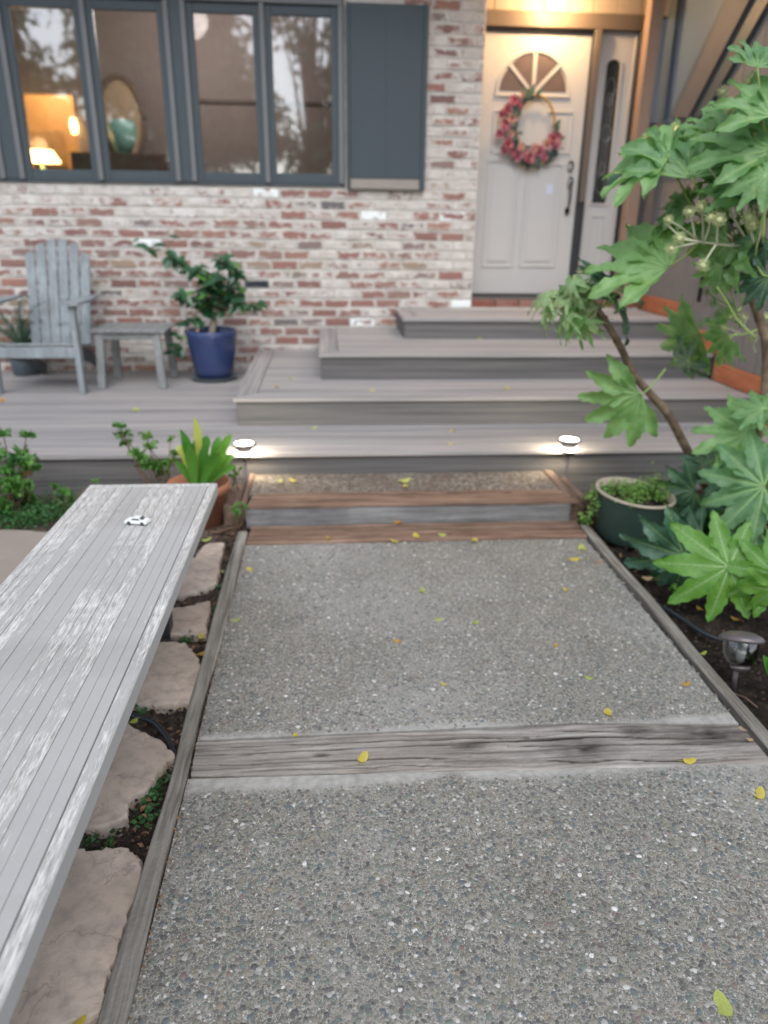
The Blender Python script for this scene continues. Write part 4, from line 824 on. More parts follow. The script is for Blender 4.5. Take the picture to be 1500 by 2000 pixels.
for s in (-1, 1): mb.add([tc+Rz@(Vector(v)*k_) for v in ((-.40, s*.405, .47), (-.22, s*.36, .62), (.28, s*.36, .62), (.5, s*.405, .47))], [(0, 1, 2, 3)])
mb.add([tc+Rz@(Vector(v)*k_) for v in ((.345, -.30, .655), (.345, .30, .655), (.60, .34, .49), (.60, -.34, .49))], [(0, 1, 2, 3)]); mb.build('window', M['frame'], t)
for sx in (-.6, .6):
    for sy in (-.36, .36):
        c = tc+Rz@(Vector((sx, sy, .19))*k_); ax = Rz@Vector((0, 1, 0)); w_ = MB().tube([c-ax*.0035, c+ax*.0035], .0068, 14).build('wheel', M['tyre'], t); MB().tube([c-ax*.0037, c+ax*.0037], .0035, 10).build('hub', M['steel'], w_)
# ------------------------------------------------------------------ flagstones left of the walk
FL = [[(380, 1087), (403, 1060), (437, 1058), (432, 1095), (426, 1130), (421, 1140), (390, 1153), (353, 1163), (290, 1150), (300, 1100)],
      [(300, 1190), (350, 1186), (380, 1180), (413, 1173), (409, 1200), (403, 1237), (360, 1238), (300, 1238), (240, 1230)],
      [(240, 1262), (320, 1250), (363, 1253), (375, 1268), (395, 1297), (392, 1320), (373, 1373), (330, 1374), (267, 1378), (190, 1380), (160, 1300)],
      [(150, 1410), (250, 1411), (283, 1430), (320, 1450), (343, 1477), (327, 1490), (310, 1505), (293, 1533), (250, 1560), (247, 1590), (235, 1604), (187, 1616), (100, 1610), (40, 1500)],
      [(20, 1680), (150, 1660), (200, 1656), (253, 1655), (268, 1672), (279, 1692), (262, 1755), (240, 1830), (225, 1875), (208, 1935), (200, 1967), (187, 1987), (120, 2010), (-40, 2050), (-260, 1900)],
      [(-400, 1035), (-100, 1034), (60, 1035), (110, 1040), (120, 1080), (60, 1150), (-150, 1190), (-700, 1180)],
      [(-760, 1200), (-150, 1205), (30, 1180), (20, 1260), (-60, 1400), (-900, 1500)]]
PA = tag(MB().box(-3.4, PX0-.06, -.4, 2.42*U, -.115, -.075).build('flagstone_path', M['soil_left']), kind='structure')
for k, pl in enumerate(FL):
    q = [at(px, py, 2, 0) for px, py in pl]; n = len(q); fine = []
    for i in range(n):                                   # broken, slightly wandering edges
        a, b = q[i], q[(i+1) % n]
        for s in range(5): p = a.lerp(b, s/5); fine.append((p.x+random.uniform(-.006, .006), p.y+random.uniform(-.006, .006)))
    c = sum((Vector((*p, 0)) for p in fine), Vector())/len(fine); m_ = len(fine); z = random.uniform(-.002, .004); mb = MB()
    ring = lambda s, zz, j: [(c.x+(p[0]-c.x)*s, c.y+(p[1]-c.y)*s, zz+(float(vn((c.x+(p[0]-c.x)*s)*16+k, (c.y+(p[1]-c.y)*s)*16))-.5)*j*2.6) for p in fine]
    rings = [ring(1.0, -.06, 0), ring(1.0, z-.012, .003), ring(.985, z-.003, .0015), ring(.965, z, .0015)]
    nr = len(rings); vs = sum(rings, []); fs = [(r*m_+i, r*m_+(i+1) % m_, (r+1)*m_+(i+1) % m_, (r+1)*m_+i) for r in range(nr-1) for i in range(m_)]+[tuple((nr-1)*m_+i for i in range(m_))]
    mb.add(vs, fs); mb.build('flagstone', M['flag'] if k < 5 else M['paver'], PA, pivot=(c.x, c.y, 0), smooth=False)
# ------------------------------------------------------------------ lights along the deck
def path_light(base, top, lab, e):
    t = thing('path_light', lab, 'path light', base, 'lit path lights at the deck'); c = top
    MB().tube([base-Vector((0, 0, .05)), base+Vector((0, 0, .01)), Vector((c.x, c.y, c.z-.07))], .0085, 10).build('stake', M['steel'], t, smooth=True)
    MB().lathe([(0, -.075), (.012, -.074), (.020, -.06), (.052, -.036), (.056, -.030), (.050, -.030)], c, 28).build('bowl', M['steel'], t, smooth=True)
    MB().lathe([(0, -.016), (.052, -.016), (.057, -.020), (.057, -.0300), (.050, -.0305)], c, 28).build('lower_lens', M['led'], t, smooth=True)
    MB().lathe([(.0570, .034), (.052, .041), (.030, .045), (0, .046)], c, 28).build('clear_dome', M['cglass'], t, smooth=True)
    MB().lathe([(0, .034), (.050, .033), (.054, .030), (.050, .027), (0, .027)], c, 28).build('upper_lens', M['led'], t, smooth=True)
    MB().lathe([(.040, -.0155), (.046, .0), (.050, .0265)], c, 28).build('body', M['steel'], t, smooth=True)
    MB().lathe([(.0555, .026), (.066, .022), (.068, .026), (.0555, .0320)], c, 28).build('rim', M['steel'], t, smooth=True)
    lamp('bulb', c+Vector((0, .075, .012)), e*.6, (1, .88, .66), .012, t)
    lamp('glow', c+Vector((0, .085, -.02)), e*.42, (1, .85, .6), .02, t)
yl = YN[0]-.115
bR = at(1104, 943, 1, yl); bR.z = max(-.05, min(bR.z, .1)); path_light(Vector((bR.x, yl, -.05)), at(1111, 868, 1, yl), 'lit round path light at the deck edge beside the green pot', 3.6)
path_light(Vector((at(478, 943, 1, yl).x, yl, -.05)), at(477, 876, 1, yl), 'lit round path light at the deck edge beside the strap-leaved plant', 3.6)
# unlit solar light with crackled glass in the bed
sb = Vector((at(1432, 1350, 2, -.04).x, at(1432, 1350, 2, -.04).y, -.05)); hp = at(1447, 1272, 1, sb.y); t = thing('solar_light', 'unlit solar garden light with crackled glass bowl and bronze cap in the dark bed', 'garden light', sb)
MB().tube([sb, Vector((hp.x-.002, hp.y, hp.z-.062))], .0085, 10).build('stake', M['steel'], t, smooth=True)
Rt = Matrix.Rotation(math.radians(-24), 3, 'X')@Matrix.Rotation(math.radians(6), 3, 'Y')
MB().lathe([(0, -.070), (.016, -.070), (.030, -.058), (.032, -.050), (.022, -.048)], hp, 24, R=Rt).build('collar', M['steel'], t, smooth=True)
MB().lathe([(.022, -.050), (.042, -.040), (.055, -.012), (.058, .018), (.055, .036)], hp, 32, R=Rt).build('glass_bowl', M['crackle'], t, smooth=True)
MB().lathe([(.010, -.04), (.018, 0), (.014, .03)], hp, 12, R=Rt).build('reflector', M['white'], t, smooth=True)
MB().lathe([(.052, .032), (.070, .034), (.074, .040), (.066, .052), (.040, .064), (0, .069)], hp, 36, R=Rt).build('cap', M['steel'], t, smooth=True)
# ------------------------------------------------------------------ green plastic pot with weeds
gb = at(1237, 1068, 2, -.04); gcx = Vector((at(1237, 1068, 2, -.04).x, gb.y+.13, -.05)); t = thing('green_pot', 'dark green plastic tub with a cream rim in the bed right of the step', 'pot', gcx)
Rt = Matrix.Rotation(math.radians(5), 3, 'Y')@Matrix.Rotation(math.radians(3), 3, 'X')
MB().lathe([(0, .0), (.135, .0), (.150, .03), (.185, .235), (.188, .25)], gcx, 44, R=Rt).build('body', M['gplast'], t, smooth=True)
MB().lathe([(.1885, .250), (.197, .253), (.199, .260), (.196, .266), (.185, .266), (.172, .20)], gcx, 44, R=Rt).build('rim', M['cream'], t, smooth=True)
MB().lathe([(.182, .225), (.1, .235), (0, .24)], gcx, 30, R=Rt).build('potting_soil', M['soil'], t, smooth=True)
cr = thing('creeping_weed', 'fine bright green creeping weed filling the green tub and trailing over its left rim', 'plant', gcx+Vector((0, 0, .24)))
mb = MB(); rr = random.Random(9); lf = leaf_mb(.016, .8, 2, .1, .2)
def sprinkle(mb, c, n, sp, rr, s0=.7, s1=1.3, lf=lf, upb=1.0):
    for _ in range(n):
        p = Vector(c)+Vector((rr.gauss(0, sp[0]), rr.gauss(0, sp[1]), abs(rr.gauss(0, sp[2])))); R = orient((rr.gauss(0, 1), rr.gauss(0, 1), rr.gauss(.2, .5)), (rr.gauss(0, .5), rr.gauss(0, .5), upb)); s = rr.uniform(s0, s1)
        mb.add([p+R@(Vector(v)*s) for v in lf.v], lf.f)
for k in range(26):
    a = rr.uniform(0, 6.28); r_ = .17*math.sqrt(rr.random()); sprinkle(mb, gcx+Vector((r_*math.cos(a), r_*math.sin(a), .235)), 46, (.024, .024, .022), rr)
for k in range(9): sprinkle(mb, gcx+Vector((.13+rr.gauss(0, .03), .02+rr.gauss(0, .05), .25)), 30, (.03, .03, .04), rr)
for k in range(10): u_ = k/9; sprinkle(mb, gcx+Vector((-.19-.035*u_-.02*math.sin(u_*9), -.02-.03*u_, .26-.16*u_)), 13, (.016, .016, .014), rr, .9, 1.5)
mb.build('foliage', M['creeper'], cr)
# ------------------------------------------------------------------ terracotta pot with strap-leaved plant beyond the bench
tp = Vector((at(395, 1000, 1, 2.52*U).x, 2.50*U, -.04)); t = thing('terracotta_pot', 'terracotta pot beyond the far end of the bench holding the strap-leaved plant', 'pot', tp); hT = .25
MB().lathe([(0, 0), (.10, 0), (.14, hT-.05), (.155, hT-.05), (.16, hT), (.148, hT), (.138, hT-.06), (0, hT-.05)], tp, 36).build('body', M['terracotta'], t, smooth=True)
cv = thing('strap_leaved_plant', 'clump of broad bright green strap leaves, one upright and yellowing, in the terracotta pot', 'plant', tp+Vector((0, 0, hT-.05)))
def strap(pts, wd, m, root, name='leaf'):
    pts = [Vector(p) for p in pts]; n = 9; mb = MB(); vs = []
    for i in range(n+1):
        t_ = i/n; a = pts[0]*(1-t_)**2+pts[1]*2*t_*(1-t_)+pts[2]*t_*t_; d = ((pts[1]-pts[0])*(1-t_)+(pts[2]-pts[1])*t_).normalized()
        sd = d.cross(Vector((.25, -1, .35))).normalized(); up = sd.cross(d); hw = 1.55*wd*(.55+.9*t_-.1)*min(1, (1-t_)*3.2+.04)*.62
        vs += [a-sd*hw+up*hw*.3, a, a+sd*hw+up*hw*.3]
    mb.add(vs, [f for i in range(n) for f in ((i*3, i*3+1, i*3+4, i*3+3), (i*3+1, i*3+2, i*3+5, i*3+4))]); mb.build(name, m, root, smooth=True)
base = tp+Vector((0, 0, hT-.04)); Yp = tp.y
for (bx_, mx, my, ex, ey, dy, wd, m) in [(395, 392, 860, 379, 812, 0, .020, 'clivia_y'), (385, 375, 880, 352, 838, -.05, .026, 'clivia'), (395, 400, 860, 405, 850, .05, .026, 'clivia'), (400, 425, 880, 432, 888, -.08, .024, 'clivia'), (405, 440, 860, 452, 848, .04, .022, 'clivia'), (402, 425, 870, 428, 852, .08, .026, 'clivia'), (390, 375, 900, 368, 868, -.08, .030, 'clivia'), (398, 410, 900, 424, 886, -.12, .026, 'clivia'), (388, 362, 915, 342, 900, -.04, .020, 'clivia'), (404, 440, 890, 458, 890, .02, .022, 'clivia'), (392, 388, 890, 385, 862, .03, .030, 'clivia'), (400, 448, 905, 462, 912, -.05, .018, 'clivia'), (396, 400, 900, 398, 866, -.02, .028, 'clivia'), (386, 355, 870, 345, 872, .05, .020, 'clivia_y'), (402, 432, 900, 440, 868, -.02, .024, 'clivia'), (395, 380, 870, 392, 846, .09, .028, 'clivia')]:
    e = at(ex, ey, 1, Yp+dy); m_ = at(mx, my, 1, Yp+dy*.6); b0 = base+Vector(((bx_-395)*.0028, dy*.5, 0)); strap([b0, m_, e], wd, M[m], cv)
mb = MB(); sprinkle(mb, base+Vector((0, -.03, .0)), 60, (.06, .05, .015), random.Random(3), 1.5, 3); mb.build('dead_leaves', M['tanleaf'], cv)
# whorled shrubs
def whorl_me(n, L, m, seed):
    rr = random.Random(seed); mb = MB(); lf_ = leaf_mb(1, .32, 5, .1, .3)
    for i in range(n):
        a = i*2.4+rr.uniform(-.2, .2); el = rr.uniform(-.1, .75) if i < n*.75 else rr.uniform(.7, 1.3); R = orient((math.cos(a)*math.cos(el), math.sin(a)*math.cos(el), math.sin(el)), (0, 0, 1)); s = L*rr.uniform(.7, 1.1)
        mb.add([R@(Vector(v)*s)+Vector((0, 0, rr.uniform(-.02, .01))) for v in lf_.v], lf_.f)
    return mb.mesh('leaf_whorl', m, True)
WH = [whorl_me(16, .055, M['shrub'], 1), whorl_me(20, .05, M['shrub'], 2), whorl_me(14, .06, M['shrub_d'], 3), whorl_me(18, .045, M['creeper'], 4), whorl_me(12, .07, M['orange'], 5)]
def whorl_plant(name, label, base, items, Yc, group=None, stem=True):
    t = thing(name, label, 'plant', base, group)
    for (px, py, s, v) in items:
        Yq = Yc+random.uniform(-.1, .1); q = at(px, py, 1, Yq); place('leaf_whorl', WH[v], t, q, rot=(random.uniform(-.5, .2), random.uniform(-.4, .4), random.uniform(0, 6)), scale=s)
        if stem: branch(t, [base+Vector((random.uniform(-.05, .05), random.uniform(-.04, .04), 0)), (base+q)/2+Vector((random.gauss(0, .03), random.gauss(0, .03), .02)), q], .005, .0025, M['stem'], 'stem', 5)
    return t
Yb = 2.62*U
bs = Vector((at(330, 960, 1, Yb).x, Yb, -.04))
whorl_plant('leggy_shrub', 'leggy light green shrub with whorled leaves rising behind the far end of the bench', bs, [(232, 832, .7, 0), (240, 850, .9, 0), (246, 865, .8, 1), (287, 852, .9, 3), (292, 872, 1., 3), (333, 858, .6, 3), (272, 890, 1., 0), (283, 905, 1.1, 1), (298, 912, 1., 0), (312, 910, 1.1, 0), (318, 922, .9, 1), (342, 885, .9, 3), (335, 900, .8, 3), (262, 886, .6, 0)], Yb)
Ys = 2.62*U; bs = Vector((at(30, 1020, 1, Ys).x, Ys, -.04))
whorl_plant('bushy_shrub', 'bushy green shrub with a few orange leaves at the left edge of the photo', bs, [(6, 848, .9, 0), (52, 850, .8, 0), (40, 885, 1.1, 1), (58, 900, 1.0, 0), (30, 900, 1.1, 2), (62, 915, 1., 0), (10, 920, 1.2, 1), (35, 930, 1., 0), (5, 945, 1.2, 2), (25, 955, 1.2, 1), (45, 960, 1.1, 0), (15, 975, 1.3, 2), (40, 985, 1.2, 2), (60, 975, 1., 1), (5, 1000, 1.2, 0), (30, 1005, 1.2, 1), (55, 1005, 1.1, 2), (70, 990, .9, 0), (8, 985, 1., 1), (20, 940, 1.1, 0), (52, 945, .9, 1), (0, 890, 1., 0), (-20, 870, 1., 1), (-20, 930, 1.2, 0), (-20, 980, 1.2, 1), (50, 912, .45, 4), (55, 925, .4, 4)], Ys)
bs = Vector((at(120, 985, 1, Ys).x, Ys+.05, -.04))
whorl_plant('small_shrub', 'small sparse green seedling against the deck fascia left of the bench', bs, [(108, 950, .6, 0), (118, 958, .7, 2), (130, 962, .7, 0), (140, 975, .6, 1), (125, 975, .6, 2), (186, 940, .45, 0)], Ys+.1)
bs = Vector((at(470, 1020, 1, 2.44*U).x, 2.44*U, -.03))
whorl_plant('step_weed', 'little bright green plant growing against the left end of the timber step', bs, [(465, 985, .5, 3), (472, 992, .6, 3), (462, 1000, .55, 0), (475, 1003, .5, 3), (468, 1012, .5, 0), (480, 990, .4, 3), (455, 992, .4, 3)], 2.43*U)
bs = Vector((at(462, 960, 1, 2.66*U).x, 2.66*U, -.03))
whorl_plant('pale_weed', 'pale leafed sprig beside the left path light under the strap leaves', bs, [(455, 915, .5, 3), (462, 925, .45, 3), (470, 915, .35, 3), (452, 930, .4, 0), (442, 955, .4, 3), (443, 968, .35, 3)], 2.62*U)
# low ground cover
mb = MB(); rr = random.Random(12)
def cover(pts, n, sp, z=0.): 
    for px, py in pts: sprinkle(mb, at(px, py, 2, z), n, sp, rr)
cover([(95, 1000), (110, 1012), (85, 1020), (60, 1025), (30, 1022), (120, 995), (100, 985), (140, 985), (75, 1010), (20, 1030), (50, 1018), (10, 1015), (130, 1010), (150, 1000)], 130, (.05, .05, .04), -.03)
tag(mb.build('ground_cover', M['shrub_d']), 'low grey green ground cover under the shrubs left of the bench', 'ground cover', kind='stuff')
mb = MB(); cover([(290, 1560), (300, 1545), (280, 1570), (295, 1580), (310, 1520), (318, 1500), (325, 1490), (305, 1535), (285, 1600), (170, 1645), (215, 1650), (275, 1390), (288, 1395), (150, 1655), (320, 1480)], 26, (.012, .018, .005), -.03)
cover([(372, 1243), (360, 1252), (430, 1150), (428, 1190), (270, 1395), (20, 1035), (15, 1045), (440, 1120)], 22, (.012, .012, .008), -.02)
tag(mb.build('moss', M['shrub_d']), 'small patches of mossy weeds in the soil joints between the flagstones', 'moss', kind='stuff')
# dry litter and soil crumbs
mb = MB(); lf2 = leaf_mb(.022, .6, 2, .3, .3)
for _ in range(700): p = (rr.uniform(-.62, PX0-.06), rr.uniform(.75, 3.9), -.025); sprinkle(mb, p, 1, (.01, .01, .004), rr, .3, 1.1, lf2)
for _ in range(300): p = (rr.uniform(PX1+.06, 2.6), rr.uniform(1.0, 3.9), -.045); sprinkle(mb, p, 1, (.01, .01, .004), rr, .3, 1.2, lf2)
for _ in range(260): p = (PX0-.004+.012*rr.random(), rr.uniform(.75, 3.2), .0); sprinkle(mb, p, 1, (.002, .01, .002), rr, .2, .6, lf2)
tag(mb.build('leaf_litter', M['litter']), 'dry brown leaf bits scattered on the soil beside the walk', 'leaf litter', kind='stuff')
n = 16000; rs = np.random.RandomState(5); xs = np.where(rs.rand(n) < .45, rs.uniform(-.75, PX0-.055, n), rs.uniform(PX1+.05, 2.7, n)); ys = rs.uniform(.7, 4.0, n); zs = np.where(xs < 0, -.03, -.045)+rs.uniform(-.012, .014, n); ss = .002+.009*rs.rand(n)**3
oc = np.array([(1, 0, 0), (0, 1, 0), (-1, 0, 0), (0, -1, 0), (0, 0, 1), (0, 0, -1)], float); V = np.stack([xs, ys, zs], 1)[:, None]+oc[None]*ss[:, None, None]*rs.uniform(.6, 1.3, (n, 6, 1)); ft = np.array([(0, 1, 4), (1, 2, 4), (2, 3, 4), (3, 0, 4), (1, 0, 5), (2, 1, 5), (3, 2, 5), (0, 3, 5)])
tag(place('soil_crumbs', np_mesh('soil_crumbs', V.reshape(-1, 3), (ft[None]+np.arange(n)[:, None, None]*6).reshape(-1, 3), M['crumb'])), 'loose crumbs of soil in the beds on both sides of the walk', 'soil crumbs', kind='stuff')
# hoses
def hose(pts, z, lab, r=.008):
    q = [at(px, py, 2, z) for px, py in pts]; q = [Vector((p.x, p.y, z+.004+.006*math.sin(i))) for i, p in enumerate(q)]; t = MB(); sm_ = []
    for i in range(len(q)-1):
        a, b, c_, d = q[max(0, i-1)], q[i], q[i+1], q[min(len(q)-1, i+2)]
        for s in (0, .25, .5, .75): sm_.append(.5*((2*b)+(c_-a)*s+(2*a-5*b+4*c_-d)*s*s+(3*b-a-3*c_+d)*s**3))
    t.tube(sm_+[q[-1]], r, 10); tag(t.build('hose', M['hose'], smooth=True), lab, 'hose')
hose([(240, 1395), (270, 1405), (300, 1415), (325, 1440), (338, 1465), (346, 1490)], -.012, 'thin black irrigation hose curving over soil beside a flagstone, left of the walk')
hose([(1255, 1175), (1293, 1190), (1330, 1212), (1370, 1237), (1410, 1250), (1460, 1262)], -.022, 'black irrigation hose lying in the dark planting bed beside the solar light', .0085)
tw = MB(); tw.tube([at(1430, 1353, 2, -.03), at(1455, 1362, 2, -.02), at(1480, 1382, 2, -.035)], .0025, 5); tag(tw.build('twig', M['stem']), 'thin dry twig on the dark soil below the solar light', 'twig')
tw = MB(); tw.tube([at(400, 1042, 2, -.02), at(430, 1038, 2, -.01), at(458, 1030, 2, -.02), at(470, 1024, 2, -.01)], .006, 6); tag(tw.build('twig', M['stem']), 'brown fallen twig across the soil beside the terracotta pot', 'twig')
# ------------------------------------------------------------------ big-leaved shrub on the right (fatsia)
def fatsia_mesh(seed, nl=8, m='fatsia', droop=.22, slim=1.0, wave=.03, spn=None):
    rr = random.Random(seed); V = []; Fs = []; MI = []
    span = math.radians(spn if spn else rr.uniform(265, 300)); c0 = len(V); V.append((0, 0, 0)); K_ = 12
    angs = [-span/2+span*i/(nl-1) for i in range(nl)]; Ls = [(.62+.38*math.cos(a*.5)**1.3)*rr.uniform(.92, 1.06) for a in angs]
    def Z(x, y, e=0):
        r = math.hypot(x, y); return -droop*r*r+.03*math.sin(5*x+seed)+e
    dl = span/(nl-1)
    for a, L in zip(angs, Ls):
        a2 = a+math.pi/2; dx, dy = math.cos(a2), math.sin(a2); px_, py_ = -dy, dx; rows = []
        for i in range(1, K_+1):
            t = i/K_; r = L*t
            ts = .36 if not spn else .30
            if t <= ts: hw = r*math.tan(dl/2)*.98
            else:
                u_ = (t-ts)/(1-ts); w0 = ts*L*math.tan(dl/2); wm = (.158 if not spn else .128)*slim*L; hw = w0*(1-u_)**2*(1-u_) + wm*math.sin(math.pi*min(1, u_*.86+.14))**.8*(1.0 if u_ < .98 else 0)
                hw = max(hw, .004); hw += (.017 if i % 2 else -.012)*slim*(u_ < .9)
            if i == K_: hw = .0
            cx2, cy2 = dx*r, dy*r; ed = wave*math.sin(t*11+a*3+seed)*(t > .3); fo = (.10 if not spn else .28)*hw
            rows.append(len(V)); 
            for s_ in (-1, -.5, 0, .5, 1):
                x_, y_ = cx2+px_*hw*s_, cy2+py_*hw*s_; V.append((x_, y_, Z(x_, y_, fo*abs(s_)*2+ed*(abs(s_) == 1)*(1 if s_ > 0 else -1)+ed*.3*s_)))
        f0 = rows[0]; 
        for j in range(4): Fs.append((c0, f0+j, f0+j+1)); MI.append(0)
        for i in range(K_-1):
            for j in range(4): Fs.append((rows[i]+j, rows[i+1]+j, rows[i+1]+j+1, rows[i]+j+1)); MI.append(0)
        # midrib
        n0 = len(V); 
        for i in range(0, K_):
            t = i/K_; r = L*t; hw = .011*(1-t*.8); cx2, cy2 = dx*r, dy*r
            for s_ in (-1, 1): x_, y_ = cx2+px_*hw*s_, cy2+py_*hw*s_; V.append((x_, y_, Z(x_, y_)+.0075))
        for i in range(K_-1): Fs.append((n0+2*i, n0+2*i+2, n0+2*i+3, n0+2*i+1)); MI.append(1)
        for i in range(2, K_-1):          # side veins
            for s_ in (-1, 1):
                t = i/K_; r = L*t; q = t+.10; b0 = Vector((dx*r, dy*r)); e_ = Vector((dx*L*q+px_*s_*.09*L*slim, dy*L*q+py_*s_*.09*L*slim)); d_ = (e_-b0).normalized(); nn = Vector((-d_.y, d_.x))*.0032
                n1 = len(V); 
                for w2 in (b0+nn, b0-nn, e_): V.append((w2.x, w2.y, Z(w2.x, w2.y)+.013))
                Fs.append((n1, n1+1, n1+2)); MI.append(1)
    me = bpy.data.meshes.new('leaf'); me.from_pydata(V, [], Fs); me.materials.append(M[m]); me.materials.append(M['vein']); me.polygons.foreach_set('material_index', MI); me.polygons.foreach_set('use_smooth', [True]*len(Fs)); me.update(); return me
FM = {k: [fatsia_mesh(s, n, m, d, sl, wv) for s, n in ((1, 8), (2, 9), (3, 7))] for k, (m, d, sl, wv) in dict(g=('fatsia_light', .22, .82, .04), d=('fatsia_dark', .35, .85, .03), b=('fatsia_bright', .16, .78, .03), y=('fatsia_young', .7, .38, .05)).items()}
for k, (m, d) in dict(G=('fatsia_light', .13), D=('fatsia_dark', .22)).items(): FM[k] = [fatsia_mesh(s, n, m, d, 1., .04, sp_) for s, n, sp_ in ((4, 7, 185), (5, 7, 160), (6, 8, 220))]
FT = thing('fatsia', 'large palmate-leaved shrub with bare bent stems and cream flower balls on the right', 'shrub', (at(1400, 1005, 2, 0).x, 2.46*U, -.04))
YF = 2.46*U
def P3(px, py, Y): return at(px, py, 1, Y*U)
sA = branch(FT, [Vector((FT.location.x, YF, -.05)), P3(1402, 1000, 2.46), P3(1370, 935, 2.45), P3(1340, 875, 2.44), P3(1305, 810, 2.44), P3(1278, 778, 2.44), P3(1240, 735, 2.43), P3(1218, 690, 2.43), P3(1190, 640, 2.42), P3(1168, 605, 2.42)], .026, .015, M['bark'], 'stem', 12)
for px, py, r_ in ((1367, 930, .024), (1320, 835, .024), (1290, 790, .025), (1240, 733, .022), (1205, 665, .021), (1180, 622, .020), (1262, 760, .022)):
    q = P3(px, py, 2.44); d = (P3(px-8, py-14, 2.44)-q).normalized()*.008; MB().tube([q-d, q-d*.3, q+d*.3, q+d], [.016, r_, r_, .016], 12).build('stem_node', M['bark'], FT, smooth=True)
xB = at(1478, 1050, 2, 0)
sB = branch(FT, [Vector((xB.x, xB.y, -.05)), P3(1480, 1000, 2.2), P3(1450, 900, 2.2), P3(1477, 865, 2.2), P3(1492, 780, 2.2), P3(1497, 720, 2.2), P3(1496, 670, 2.2), P3(1484, 625, 2.2), P3(1466, 570, 2.2), P3(1462, 530, 2.2), P3(1470, 480, 2.2)], .020, .020, M['bark'], 'stem', 12)
LF = [  # junction px, py, direction, length px, tilt, depth, kind, mesh, roll, petiole origin
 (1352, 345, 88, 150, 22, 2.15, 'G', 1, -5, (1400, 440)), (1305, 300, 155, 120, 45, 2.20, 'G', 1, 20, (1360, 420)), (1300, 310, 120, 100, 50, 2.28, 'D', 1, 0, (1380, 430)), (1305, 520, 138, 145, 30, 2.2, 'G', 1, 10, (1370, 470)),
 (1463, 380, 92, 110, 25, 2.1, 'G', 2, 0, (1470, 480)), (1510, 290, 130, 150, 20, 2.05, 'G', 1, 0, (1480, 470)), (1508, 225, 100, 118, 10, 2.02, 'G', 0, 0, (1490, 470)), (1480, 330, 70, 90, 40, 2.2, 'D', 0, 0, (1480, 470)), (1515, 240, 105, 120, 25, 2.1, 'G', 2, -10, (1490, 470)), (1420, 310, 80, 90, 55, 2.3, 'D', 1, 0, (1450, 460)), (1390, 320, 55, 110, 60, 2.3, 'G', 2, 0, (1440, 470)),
 (1440, 445, 60, 80, 60, 2.15, 'D', 0, 0, (1470, 490)), (1420, 475, 200, 85, 68, 2.15, 'G', 2, 0, (1465, 490)), (1500, 400, 60, 100, 40, 2.1, 'D', 2, 0, (1475, 490)), (1330, 430, 120, 70, 60, 2.3, 'G', 0, 0, (1440, 480)), (1500, 470, -40, 90, 50, 2.15, 'd', 0, 0, (1475, 500)), (1410, 440, 100, 70, 60, 2.2, 'G', 1, 0, (1465, 480)), (1430, 270, 150, 70, 60, 2.25, 'G', 1, 0, (1460, 460)), (1480, 460, 150, 60, 60, 2.1, 'G', 1, 0, (1475, 500)),
 (1195, 590, 52, 95, 50, 2.42, 'D', 2, 35, (1170, 600)), (1215, 560, 75, 75, 62, 2.44, 'D', 1, 30, (1170, 600)),
 (1252, 772, 216, 108, 32, 2.35, 'G', 1, -15, (1300, 720)), (1368, 655, 205, 80, 60, 2.5, 'G', 1, -10, (1450, 600)), (1345, 705, 215, 45, 74, 2.5, 'd', 2, 0, (1440, 650)), (1420, 655, 195, 55, 74, 2.4, 'G', 2, 0, (1490, 640)),
 (1458, 848, 145, 100, 30, 2.15, 'G', 2, 10, (1480, 880)), (1460, 830, 70, 60, 50, 2.25, 'G', 2, 0, (1480, 860)), (1492, 950, 178, 122, 28, 2.0, 'G', 2, 5, (1505, 1010)), (1470, 900, 110, 70, 50, 2.15, 'G', 0, 0, (1480, 960)), (1500, 920, 130, 80, 50, 2.1, 'b', 1, 0, (1500, 1000)),
 (1358, 962, 205, 80, 35, 2.3, 'D', 0, -10, (1395, 990)), (1320, 1025, 150, 48, 50, 2.25, 'd', 2, 0, (1400, 1010)), (1440, 1020, 190, 80, 55, 2.15, 'd', 1, 0, (1450, 1060)), (1460, 1050, 240, 70, 50, 2.1, 'd', 0, 0, (1470, 1060)), (1390, 950, 60, 60, 50, 2.35, 'D', 1, 0, (1400, 1000)), (1400, 1040, 230, 55, 60, 2.2, 'd', 2, 0, (1430, 1040)), (1370, 1045, 170, 62, 50, 2.15, 'D', 1, 0, (1420, 1050)),
 (1423, 1107, 178, 128, 18, 1.72, 'b', 1, 0, (1510, 1068)), (1335, 1085, 208, 118, 35, 1.95, 'D', 0, -15, (1420, 1060)), (1512, 1120, 190, 95, 25, 1.65, 'b', 0, 5, (1560, 1090)), (1515, 1150, 235, 70, 35, 1.62, 'b', 2, 0, (1560, 1100)), (1480, 985, 200, 65, 50, 2.05, 'g', 1, 0, (1500, 1040)), (1470, 1000, 250, 70, 50, 2.1, 'g', 2, 0, (1500, 1040))]
